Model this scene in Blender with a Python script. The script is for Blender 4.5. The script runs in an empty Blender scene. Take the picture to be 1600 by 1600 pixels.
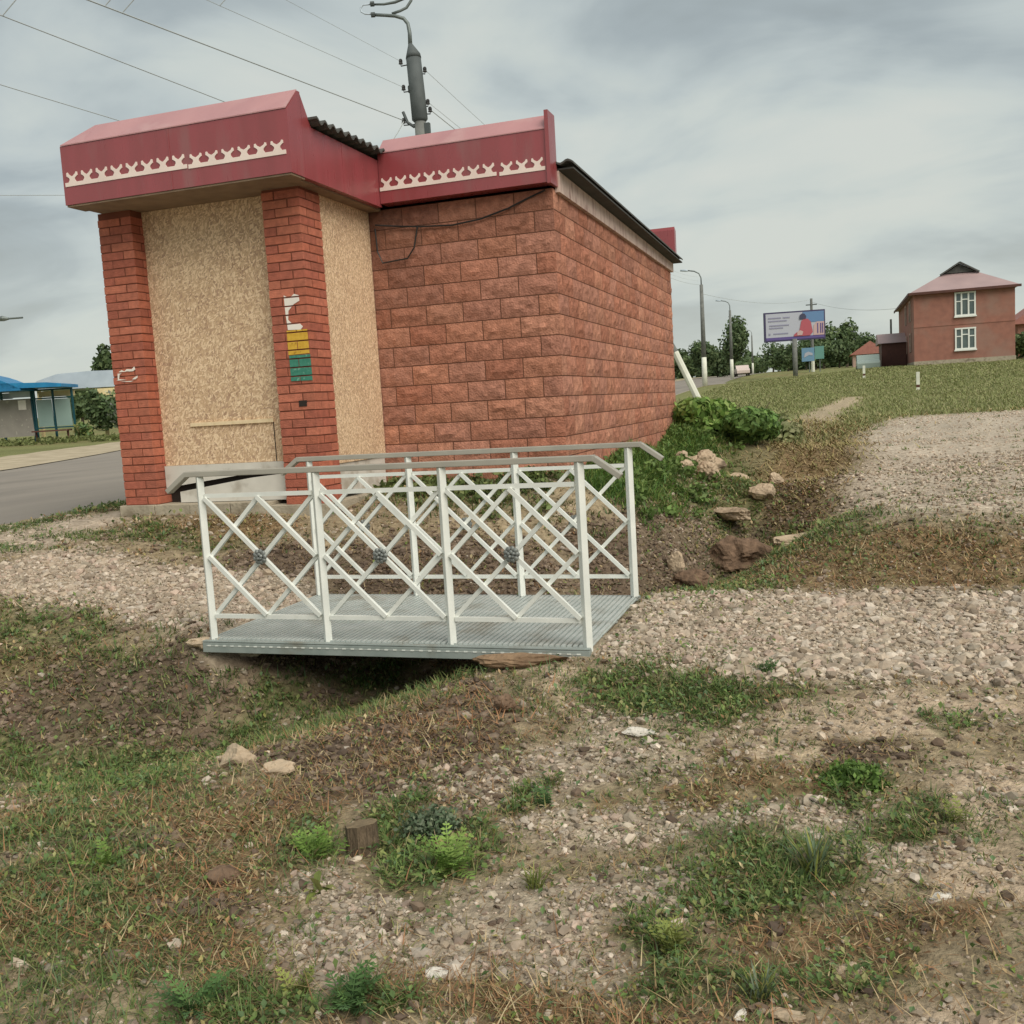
import numpy as np
from math import *
# ---------------------------------------------------------------- terrain
# measured ground heights (x, y, z) in metres; x runs along the kiosk front, y away from the viewer
GP = [(-2.1,1.9,0),(-.8,2.2,0),(.4,2.5,.02),(-1,2.9,0),(.5,3.1,.03),(-1.3,3.9,.02),(.7,4.2,.06),(-.37,4.9,.12),(.9,4.95,.13),
 (0,0,0),(3,3,.1),(-2.6,2.6,-.03),(-4,2.2,-.04),(-6,2.4,-.05),(-1.2,4.7,.1),(-4.1,3.1,-.1),
 (-2.75,6.0,-.24),(-3.0,5.5,-.27),(-3.5,4.85,-.32),(-4.3,4.35,-.34),(-5.3,4.1,-.3),(-7,3.9,-.3),(-10,3.6,-.25),
 (-1.75,5.1,.13),(-2.1,4.55,.04),(-2.5,3.95,-.04),(-3.0,4.3,-.18),
 (-3.75,5.25,.13),(-3.8,6.0,.16),(-3.85,6.6,.17),(-5,5.8,.27),(-6.2,5.8,.36),(-8,5.4,.45),(-4.5,5.2,.12),(-5.5,5.1,.08),(-6.8,5.0,.1),
 (-1.4,5.3,.17),(-1.28,6.0,.18),(-1.25,6.7,.18),(-.4,5.15,.15),(1,5.15,.15),(1.1,6.9,.16),(0,6.8,.16),(3,6,.2),(3,7.2,.25),
 (-2.3,6.9,-.18),(-1.6,8.2,-.26),(-1.05,9.4,-.28),(-.9,11,-.18),(-.8,14,.05),(-.8,18,.5),
 (-.25,7.5,.22),(-.3,8.6,.25),(.1,9.2,.42),(.65,8.2,.42),(1.4,8.6,.48),(0,12,.5),(.4,16,.62),(3,9,.5),(8,10,.55),(3,20,.78),(9,24,.85),(20,16,.8),(0,24,.85),
 (-2.45,9.6,.8),(-2.4,12,.88),(-2.4,16,1.0),(-1.75,10,.42),(-1.65,13,.55),(-1.6,17,.75),(-1.95,8.6,.2),
 (-4.4,9.4,.8),(-3.4,9.4,.8),(-2.6,9.35,.8),(-3.4,8.4,.52),(-3.4,7.5,.26),(-2.6,7.6,.06),(-2.6,8.5,.4),(-4.4,7.6,.55),(-4.7,8.0,.66),(-5.5,7.7,.66),(-6.7,7.7,.66),(-5,6.9,.42),(-7,7,.58),
 (-8.1,6.5,.62),(-8.1,8,.66),(-8.1,10,.68),(-8.1,16,.74),(-5.5,12,.8),(-5.5,17,.9),(-6,22,.95),
 (-12,4,.6),(-12,10,.68),(-12,20,.78),(-12,30,.88),(-17.5,15,.78),(-17.5,25,.86),(-20,28,1.0),(-31,33,1.2),(-26,31,1.1),(-45,30,1.2),(-30,15,.9),
 (-20,60,1.4),(-9,40,1.2),(-9.5,75,2.1),(-11,110,3.0),(-16,200,4.9),(3.5,48.8,1.12),(9,74,2.6),(3,76,2.7),(-4,104,2.35),(25,60,2.0),(22,80,2.7),(10,36,.98),(20,36,1.1),
 (40,100,4),(100,200,7),(-100,200,5),(-100,50,2),(60,20,1.2),(0,400,8),(300,400,10),(-300,400,9),(0,900,12),(500,900,14),(-500,900,14),(0,-40,0),(60,-30,.3),(-60,-20,.5),(300,0,2),(-300,0,3)]
_g = np.array(GP, float)
def _k(d): return np.sqrt(d*d + .25**2)
_A = _k(np.hypot(_g[:,None,0]-_g[None,:,0], _g[:,None,1]-_g[None,:,1]))
_W = np.linalg.solve(_A + np.eye(len(_g))*1e-3, _g[:,2] - 1.0)
def height(x, y):
    x = np.asarray(x, float); y = np.asarray(y, float)
    out = np.ones(x.shape)
    for (gx, gy, gz), w in zip(_g, _W):
        out += w*_k(np.hypot(x-gx, y-gy))
    return out
def hz(x, y): return float(height(np.array([x]), np.array([y]))[0])
CLX,CLY,SKYK,SUNE,EXPO=3.1,1.4,.47,1.5,1.12
import bpy, bmesh, random
from mathutils import Vector, Matrix
rng = np.random.default_rng(7)
random.seed(7)
SC = bpy.context.scene
COL = SC.collection
# ---------------------------------------------------------------- helpers
def S(r, g, b):
    f = lambda c: (c/255/12.92) if c/255 <= .04045 else ((c/255+.055)/1.055)**2.4
    return (f(r), f(g), f(b))
class MB:
    """collects shapes, links them as ONE mesh object"""
    def __init__(s): s.V=[]; s.F=[]; s.C=[]; s.col=None
    def add(s, vs, fs):
        n=len(s.V); s.V.extend([tuple(map(float,v)) for v in vs]); s.F.extend([tuple(i+n for i in f) for f in fs])
        if s.col is not None: s.C.extend([s.col]*len(vs))
        return s
    def box(s, x0,x1,y0,y1,z0,z1):
        return s.add([(x0,y0,z0),(x1,y0,z0),(x1,y1,z0),(x0,y1,z0),(x0,y0,z1),(x1,y0,z1),(x1,y1,z1),(x0,y1,z1)],
            [(3,2,1,0),(4,5,6,7),(0,1,5,4),(1,2,6,5),(2,3,7,6),(3,0,4,7)])
    def hexa(s, b, t): return s.add(list(b)+list(t), [(3,2,1,0),(4,5,6,7),(0,1,5,4),(1,2,6,5),(2,3,7,6),(3,0,4,7)])
    def bar(s, p, q, w, h, up=(0,0,1)):
        p=Vector(p); q=Vector(q); d=(q-p).normalized(); u=Vector(up)
        a=d.cross(u)
        if a.length<1e-4: a=d.cross(Vector((1,0,0)))
        a.normalize(); b=a.cross(d).normalized(); a=a*(w/2); b=b*(h/2)
        return s.add([p-a-b,p+a-b,p+a+b,p-a+b,q-a-b,q+a-b,q+a+b,q-a+b],[(3,2,1,0),(4,5,6,7),(0,1,5,4),(1,2,6,5),(2,3,7,6),(3,0,4,7)])
    def tube(s, pts, r, n=8):
        P=[Vector(p) for p in pts]; R=r if isinstance(r,(list,tuple)) else [r]*len(P)
        vs=[];fs=[]; ref=None
        for i,p in enumerate(P):
            d=((P[min(i+1,len(P)-1)]-P[max(i-1,0)])).normalized()
            if ref is None: ref=Vector((0,0,1)) if abs(d.z)<.9 else Vector((1,0,0))
            a=d.cross(ref).normalized(); b=a.cross(d).normalized(); ref=b
            for k in range(n):
                t=2*pi*k/n; vs.append(p+a*(cos(t)*R[i])+b*(sin(t)*R[i]))
        for i in range(len(P)-1):
            for k in range(n): fs.append((i*n+k,i*n+(k+1)%n,(i+1)*n+(k+1)%n,(i+1)*n+k))
        fs.append(tuple(range(n))[::-1]); fs.append(tuple((len(P)-1)*n+k for k in range(n)))
        return s.add(vs,fs)
    def prism(s, poly, o, u, v, d):
        """2-D outline poly placed at o along u, v and pushed out by the vector d"""
        o=Vector(o);u=Vector(u);v=Vector(v);d=Vector(d);n=len(poly)
        a=[o+u*p[0]+v*p[1] for p in poly]; b=[p+d for p in a]
        return s.add(a+b,[tuple(range(n))[::-1],tuple(range(n,2*n))]+[(i,(i+1)%n,n+(i+1)%n,n+i) for i in range(n)])
    def sphere(s, c, r, n=10, m=6, sq=(1,1,1)):
        vs=[];fs=[]
        for j in range(m+1):
            ph=pi*j/m
            for k in range(n):
                t=2*pi*k/n; vs.append((c[0]+r*sq[0]*sin(ph)*cos(t),c[1]+r*sq[1]*sin(ph)*sin(t),c[2]+r*sq[2]*cos(ph)))
        for j in range(m):
            for k in range(n): fs.append((j*n+k,(j+1)*n+k,(j+1)*n+(k+1)%n,j*n+(k+1)%n))
        return s.add(vs,fs)
    def build(s, name, mat, parent=None, loc=None, smooth=False, bevel=0):
        off=Vector(loc) if loc is not None else Vector((0,0,0))
        if parent is not None:
            p=parent
            while p is not None: off=off+p.location; p=p.parent
        me=bpy.data.meshes.new(name); me.from_pydata([tuple(Vector(v)-off) for v in s.V],[],s.F)
        bm=bmesh.new(); bm.from_mesh(me); bmesh.ops.recalc_face_normals(bm,faces=bm.faces); bm.to_mesh(me); bm.free()
        if s.C:
            a=me.color_attributes.new('Col','FLOAT_COLOR','POINT')
            a.data.foreach_set('color',np.array([tuple(c)+(1,) for c in s.C],dtype=np.float32).ravel())
        me.materials.append(mat)
        if smooth: me.polygons.foreach_set('use_smooth',[True]*len(me.polygons))
        o=bpy.data.objects.new(name,me); COL.objects.link(o)
        if parent is not None: o.parent=parent
        elif loc is not None: o.location=loc
        if bevel:
            m=o.modifiers.new('Bevel','BEVEL'); m.width=bevel; m.segments=2; m.limit_method='ANGLE'
        return o
def mesh_np(name, V, faces, mat, cols=None, smooth=False):
    """big meshes from arrays; faces is a list of (m,k) index arrays"""
    me=bpy.data.meshes.new(name)
    V=np.asarray(V,np.float32); me.vertices.add(len(V)); me.vertices.foreach_set('co',V.ravel())
    loops=np.concatenate([f.ravel() for f in faces]).astype(np.int32)
    tot=np.concatenate([np.full(len(f),f.shape[1]) for f in faces]).astype(np.int32)
    st=np.concatenate([[0],np.cumsum(tot)[:-1]]).astype(np.int32)
    me.loops.add(len(loops)); me.loops.foreach_set('vertex_index',loops)
    me.polygons.add(len(tot)); me.polygons.foreach_set('loop_start',st)
    try: me.polygons.foreach_set('loop_total',tot)
    except Exception: pass
    me.update(calc_edges=True); me.validate()
    if cols is not None:
        a=me.color_attributes.new('Col','FLOAT_COLOR','POINT')
        c=np.ones((len(V),4),np.float32); c[:,:3]=cols; a.data.foreach_set('color',c.ravel())
    me.polygons.foreach_set('use_smooth',np.full(len(tot),smooth))
    me.materials.append(mat)
    o=bpy.data.objects.new(name,me); COL.objects.link(o)
    return o
def tag(o, label=None, cat=None, group=None, kind=None):
    if label: o['label']=label
    if cat: o['category']=cat
    if group: o['group']=group
    if kind: o['kind']=kind
    return o
def thing(name, loc, label, cat, group=None):
    o=bpy.data.objects.new(name,None); o.empty_display_size=.2; COL.objects.link(o); o.location=loc
    return tag(o,label,cat,group)
def dup(root, loc, rz=0, label=None, scale=1):
    r=root.copy(); COL.objects.link(r); r.location=loc; r.rotation_euler=(0,0,rz); r.scale=(scale,)*3
    if label: r['label']=label
    for ch in list(root.children):
        c=ch.copy(); COL.objects.link(c); c.parent=r
        for g in list(ch.children):
            d=g.copy(); COL.objects.link(d); d.parent=c
    return r
# value noise in numpy
def _h(ix,iy,s):
    n=(ix*374761393+iy*668265263+s*1442695041)&0xffffffff
    n=((n^(n>>13))*1274126177)&0xffffffff
    return ((n^(n>>16))&0xffff)/65535.0
def vn(x,y,s=0):
    ix=np.floor(x).astype(np.int64); iy=np.floor(y).astype(np.int64); fx=x-ix; fy=y-iy
    fx=fx*fx*(3-2*fx); fy=fy*fy*(3-2*fy)
    return (_h(ix,iy,s)*(1-fx)+_h(ix+1,iy,s)*fx)*(1-fy)+(_h(ix,iy+1,s)*(1-fx)+_h(ix+1,iy+1,s)*fx)*fy
def fbm(x,y,s=0,o=4):
    t=0;a=.5
    for i in range(o): t=t+a*vn(x,y,s+i); x=x*2.03+17;y=y*2.03+9;a*=.5
    return t
# ---------------------------------------------------------------- materials
def mk(name, c1, c2=None, scale=4, rough=.75, bump=0, bscale=60, metal=0, spec=.3, c3=None, s3=1.2, t3=(.55,.7), attr=False, trans=0, stretch=None, two=False):
    m=bpy.data.materials.new(name); m.use_nodes=True; N=m.node_tree.nodes; L=m.node_tree.links
    bs=N['Principled BSDF']; bs.inputs['Roughness'].default_value=rough; bs.inputs['Metallic'].default_value=metal
    bs.inputs['Specular IOR Level'].default_value=spec
    tc=N.new('ShaderNodeTexCoord'); vec=tc.outputs['Object']
    if stretch:
        mp=N.new('ShaderNodeMapping'); mp.inputs['Scale'].default_value=stretch; L.new(vec,mp.inputs['Vector']); vec=mp.outputs['Vector']
    def noise(sc,det=5):
        n=N.new('ShaderNodeTexNoise'); n.inputs['Scale'].default_value=sc; n.inputs['Detail'].default_value=det; L.new(vec,n.inputs['Vector']); return n.outputs['Fac']
    def ramp(f,a,b):
        r=N.new('ShaderNodeMapRange'); r.inputs[1].default_value=a; r.inputs[2].default_value=b; L.new(f,r.inputs[0]); return r.outputs[0]
    def mix(f,a,b,bt='MIX'):
        x=N.new('ShaderNodeMix'); x.data_type='RGBA'; x.blend_type=bt
        if hasattr(f,'links'): L.new(f,x.inputs[0])
        else: x.inputs[0].default_value=f
        for i,v in ((6,a),(7,b)):
            if hasattr(v,'links'): L.new(v,x.inputs[i])
            else: x.inputs[i].default_value=tuple(v)+(1,)
        return x.outputs[2]
    if attr:
        at=N.new('ShaderNodeAttribute'); at.attribute_name='Col'; base=at.outputs['Color']
        f=ramp(noise(scale),.3,.7)
        v=mix(f,(1-.3,)*3 if c1 is None else c1,(1.25,)*3 if c2 is None else c2)
        base=mix(1.0,base,v,'MULTIPLY')
    else:
        base=mix(ramp(noise(scale),.3,.7),c1,c2 or c1)
    if c3 is not None: base=mix(ramp(noise(s3,6),*t3),base,c3)
    L.new(base,bs.inputs['Base Color'])
    if bump:
        b=N.new('ShaderNodeBump'); b.inputs['Strength'].default_value=bump; b.inputs['Distance'].default_value=.02
        L.new(noise(bscale,4),b.inputs['Height']); L.new(b.outputs[0],bs.inputs['Normal'])
    rr=N.new('ShaderNodeMapRange'); rr.inputs[3].default_value=max(0.05,rough-.1); rr.inputs[4].default_value=min(1,rough+.1)
    L.new(noise(scale*2.3,3),rr.inputs[0]); L.new(rr.outputs[0],bs.inputs['Roughness'])
    if trans:
        tr=N.new('ShaderNodeBsdfTranslucent'); L.new(base,tr.inputs['Color']); ms=N.new('ShaderNodeMixShader'); ms.inputs[0].default_value=trans
        L.new(bs.outputs[0],ms.inputs[1]); L.new(tr.outputs[0],ms.inputs[2]); L.new(ms.outputs[0],N['Material Output'].inputs['Surface'])
    return m
def osb_material():
    m=bpy.data.materials.new('osb_board'); m.use_nodes=True; N=m.node_tree.nodes; L=m.node_tree.links; bs=N['Principled BSDF']
    bs.inputs['Roughness'].default_value=.8; bs.inputs['Specular IOR Level'].default_value=.2
    tc=N.new('ShaderNodeTexCoord')
    def layer(rot,sc,off):
        mp=N.new('ShaderNodeMapping'); mp.vector_type='TEXTURE'; mp.inputs['Rotation'].default_value=rot; mp.inputs['Location'].default_value=off
        mp.inputs['Scale'].default_value=tuple(1/s for s in sc)
        nz=N.new('ShaderNodeTexNoise'); nz.inputs['Scale'].default_value=9; L.new(tc.outputs['Object'],nz.inputs['Vector'])
        ad=N.new('ShaderNodeVectorMath'); ad.operation='MULTIPLY_ADD'; L.new(nz.outputs['Color'],ad.inputs[0]); ad.inputs[1].default_value=(.03,.03,.03); L.new(tc.outputs['Object'],ad.inputs[2])
        L.new(ad.outputs[0],mp.inputs['Vector'])
        v=N.new('ShaderNodeTexVoronoi'); v.inputs['Scale'].default_value=1; L.new(mp.outputs[0],v.inputs['Vector'])
        sp=N.new('ShaderNodeSeparateColor'); L.new(v.outputs['Color'],sp.inputs[0]); return sp.outputs[0],sp.outputs[1]
    a,a2=layer((0,.35,0),(100,100,26),(0,0,0)); b,b2=layer((0,-.5,.1),(88,88,19),(3,1,2)); c,c2=layer((.5,1.2,.3),(90,90,27),(7,5,1))
    def mx(f,x,y):
        n=N.new('ShaderNodeMix'); n.data_type='FLOAT'; L.new(f,n.inputs[0]); L.new(x,n.inputs[2]); L.new(y,n.inputs[3]); return n.outputs[0]
    def gt(f,t):
        n=N.new('ShaderNodeMath'); n.operation='GREATER_THAN'; n.inputs[1].default_value=t; L.new(f,n.inputs[0]); return n.outputs[0]
    v=mx(gt(a2,.55),a,b); v=mx(gt(c2,.7),v,c)
    big=N.new('ShaderNodeTexNoise'); big.inputs['Scale'].default_value=2.2; big.inputs['Detail'].default_value=6; L.new(tc.outputs['Object'],big.inputs['Vector'])
    ad=N.new('ShaderNodeMath'); ad.operation='MULTIPLY_ADD'; L.new(big.outputs['Fac'],ad.inputs[0]); ad.inputs[1].default_value=.5; L.new(v,ad.inputs[2])
    r=N.new('ShaderNodeValToRGB'); e=r.color_ramp.elements
    e[0].position=.1; e[0].color=S(150,120,90)+(1,); e[1].position=1.25; e[1].color=S(234,208,174)+(1,)
    for p,cc in ((.3,S(178,148,124)),(.6,S(200,170,136)),(.95,S(216,188,154))):
        x=e.new(p); x.color=cc+(1,)
    e[-1].position=1.0
    L.new(ad.outputs[0],r.inputs[0]); L.new(r.outputs[0],bs.inputs['Base Color'])
    bp=N.new('ShaderNodeBump'); bp.inputs['Strength'].default_value=.35; bp.inputs['Distance'].default_value=.01; L.new(v,bp.inputs['Height']); L.new(bp.outputs[0],bs.inputs['Normal'])
    return m
M={}
M['block']=mk('split_block',(.72,.72,.72),(1.2,1.2,1.2),scale=14,rough=.92,bump=.7,bscale=55,attr=True,spec=.15)
M['mortar']=mk('mortar',S(112,78,62),S(96,68,56),rough=.95,bump=.3,spec=.1)
M['brick']=mk('red_brick',(.8,.8,.8),(1.15,1.12,1.1),scale=18,rough=.85,bump=.5,bscale=90,attr=True,spec=.2)
M['brick_joint']=mk('brick_joint',S(126,78,62),S(108,66,54),rough=.95,spec=.1)
M['red']=mk('red_sheet_metal',S(150,70,74),S(138,66,68),scale=3,rough=.3,spec=.7,c3=S(142,84,84),s3=2.2,bump=.05,bscale=3,stretch=(2.2,2.2,.45))
M['trim']=mk('cream_trim',S(238,222,212),S(226,208,198),rough=.6)
M['osb']=osb_material()
M['soffit']=mk('soffit_board',S(150,130,108),S(128,110,92),scale=6,rough=.8)
M['slate']=mk('roof_slate',S(92,92,88),S(74,75,73),scale=5,rough=.85,bump=.3)
M['underside']=mk('eave_shade_board',S(78,78,76),S(66,66,64),scale=4,rough=.9)  # darker copy of the slate; shade below the eave is put into the colour
M['eaveboard']=mk('eave_board',S(205,184,172),S(186,162,152),scale=5,rough=.7,c3=S(150,118,112),s3=5,t3=(.5,.75),stretch=(1,3,1))
M['concrete']=mk('concrete',S(176,166,146),S(150,141,124),scale=6,rough=.9,bump=.4,bscale=40,c3=S(120,110,92),s3=3)
M['white_panel']=mk('white_panel',S(216,212,202),S(198,194,184),rough=.55,c3=S(170,162,148),s3=4)
M['white_paint']=mk('white_paint',S(228,230,223),S(214,217,211),scale=8,rough=.42,spec=.5,c3=S(196,196,182),s3=5,t3=(.6,.85))
M['handrail']=mk('grey_handrail',S(168,164,152),S(154,150,140),scale=6,rough=.45,spec=.5)
M['beam']=mk('galvanised_beam',S(158,166,162),S(138,148,144),scale=9,rough=.5,metal=.2,c3=S(130,128,116),s3=4)
M['capsheen']=mk('skylit_red_cap',S(186,136,136),S(174,126,128),scale=2.5,rough=.4,spec=.6,c3=S(188,150,148),s3=2)  # lighter copy of the fascia red, with the sky's sheen put into its colour
M['galv']=mk('galvanised_deck',S(196,202,198),S(176,184,180),scale=9,rough=.5,metal=.2,spec=.5,c3=S(160,160,150),s3=3)
M['rosette']=mk('forged_rosette',S(150,154,150),S(96,100,98),scale=60,rough=.5,metal=.3)
M['dark']=mk('dark_gap',S(48,42,38),rough=.9)
M['polec']=mk('pole_concrete',S(124,126,122),S(102,104,101),scale=5,rough=.9,bump=.2)
M['poledark']=mk('pole_dark',S(92,98,98),S(78,84,84),rough=.7)
M['whitewash']=mk('whitewash',S(226,228,214),S(204,204,190),scale=4,rough=.8)
M['metal']=mk('grey_metal',S(120,128,126),S(98,106,104),rough=.5,metal=.4)
M['wire']=mk('wire',S(176,182,182),rough=.6)
M['black']=mk('black_porcelain',S(52,52,50),S(40,40,40),rough=.4)
M['blue']=mk('blue_canopy',S(34,128,176),S(26,104,152),scale=2,rough=.4,spec=.5)
M['teal']=mk('teal_frame',S(36,84,92),S(28,70,78),rough=.5)
M['greypanel']=mk('grey_panel',S(150,145,136),S(136,131,124),scale=3,rough=.8,c3=S(168,164,150),s3=6,t3=(.62,.7))
M['paleroof']=mk('pale_roof',S(188,200,210),S(172,184,194),scale=2,rough=.55)
M['cream']=mk('cream_valance',S(232,214,164),S(214,194,146),rough=.7)
M['paper']=mk('paper',S(238,232,222),S(222,214,204),rough=.8)
M['yellow']=mk('yellow_paper',S(216,176,70),S(196,152,52),scale=30,rough=.75,c3=S(150,110,40),s3=26,t3=(.6,.72))
M['greenp']=mk('green_paper',S(70,136,116),S(54,118,100),scale=30,rough=.75,c3=S(120,168,148),s3=24,t3=(.58,.7))
M['wood']=mk('pale_wood',S(236,216,180),S(218,196,156),scale=20,rough=.75)
M['stump']=mk('stump_wood',S(120,104,84),S(86,74,60),scale=20,rough=.95,bump=.8,bscale=25,stretch=(6,6,1))
M['stumptop']=mk('stump_top',S(146,128,100),S(110,96,76),scale=30,rough=.95,bump=.4)
M['rock']=mk('rubble',S(196,176,150),S(158,140,118),scale=8,rough=.95,bump=.8,bscale=20,c3=S(110,96,80),s3=5)
M['clod']=mk('earth_clod',S(132,108,88),S(96,78,63),scale=16,rough=1,bump=1,bscale=30)
M['earthstone']=mk('earthy_stone',S(150,124,98),S(126,104,82),scale=9,rough=.95,bump=.6,bscale=30,c3=S(108,86,66),s3=6)
M['whitechip']=mk('white_stone',S(224,218,206),S(196,188,176),scale=8,rough=.85,bump=.4)
M['ground']=mk('ground_earth',(.62,.6,.58),(1.28,1.28,1.26),scale=22,rough=.97,bump=.7,bscale=70,attr=True,spec=.1)
M['stones']=mk('gravel_stone',(.8,.8,.8),(1.15,1.15,1.15),scale=40,rough=.92,attr=True,spec=.15)
M['leaf']=mk('leaf',(.8,.8,.8),(1.2,1.2,1.2),scale=6,rough=.6,attr=True,trans=.25,spec=.25)
M['straw']=mk('straw',(.8,.8,.8),(1.2,1.2,1.2),scale=9,rough=.85,attr=True,spec=.15)
M['bark']=mk('bark',S(92,84,70),S(64,58,50),rough=.95,bump=.5)
M['asphalt']=mk('asphalt',S(148,140,130),S(134,127,119),scale=1.2,rough=.9,bump=.25,bscale=120,c3=S(122,116,108),s3=.6,stretch=(1,.25,1),spec=.2)
M['shoulder']=mk('shoulder',S(190,176,150),S(160,146,122),scale=2,rough=.95,bump=.4)
M['hbrick']=mk('house_brick',S(160,112,97),S(142,100,88),scale=2.6,rough=.9,c3=S(150,122,110),s3=.5,t3=(.5,.75))
M['hroof']=mk('house_roof',S(172,148,146),S(158,136,136),scale=.8,rough=.5)
M['glass']=mk('window_glass',S(70,84,84),S(96,110,108),scale=1.5,rough=.12,spec=.6)
M['sglass']=mk('shelter_glass',S(138,160,152),S(120,144,138),scale=.8,rough=.15,spec=.6)
M['upvc']=mk('window_frame',S(226,228,222),rough=.5)
M['brown']=mk('brown_gate',S(96,62,54),S(82,54,48),rough=.6)
M['roofred']=mk('red_roof',S(172,118,106),S(156,104,96),rough=.7)
M['pinkwall']=mk('pink_wall',S(190,160,146),S(170,144,132),rough=.85)
M['bbframe']=mk('billboard_frame',S(66,62,92),rough=.6)
M['bbwhite']=mk('billboard_white',S(172,175,186),rough=.5)
M['bbblue']=mk('billboard_blue',S(96,128,166),rough=.5)
M['bbred']=mk('billboard_red',S(168,86,96),rough=.5)
M['bbpurple']=mk('billboard_purple',S(92,80,134),rough=.5)
M['bbtext']=mk('billboard_text',S(136,136,158),rough=.5)
M['bbskin']=mk('billboard_skin',S(186,160,158),rough=.5)
M['bbhair']=mk('billboard_hair',S(64,66,88),rough=.5)
M['signblue']=mk('sign_blue',S(112,148,176),rough=.5)
M['signteal']=mk('sign_teal',S(104,150,142),rough=.5)
M['carpink']=mk('car_paint_pale',S(206,190,182),rough=.3,spec=.5)
M['carteal']=mk('car_paint_green',S(166,180,172),rough=.3,spec=.5)
M['tyre']=mk('tyre',S(40,40,40),rough=.8)
POLY = {
 'gravel': [[(-1.29,5.18),(-0.91,5.00),(-0.35,4.97),(0.25,5.02),(0.80,4.98),(1.13,6.98),(-0.05,6.90),(-1.65,8.30)], [(-6.47,6.20),(-6.58,6.73),(-6.25,6.89),(-5.79,6.75),(-5.18,6.61),(-4.88,6.79),(-4.04,6.86),(-3.79,6.58),(-3.81,5.23),(-4.04,5.28),(-4.92,5.68),(-6.05,5.77)]],
 'lot': [[(3.76,23.16),(1.23,22.88),(0.24,18.50),(0.37,15.04),(0.01,11.71),(-0.13,11.15),(0.44,8.52),(1.39,8.59)]],
 'path': [[(-7.39,7.12),(-7.24,7.86),(-7.02,8.34),(-6.52,7.82),(-6.49,7.01),(-6.58,6.73),(-6.58,6.31)]],
}
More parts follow.
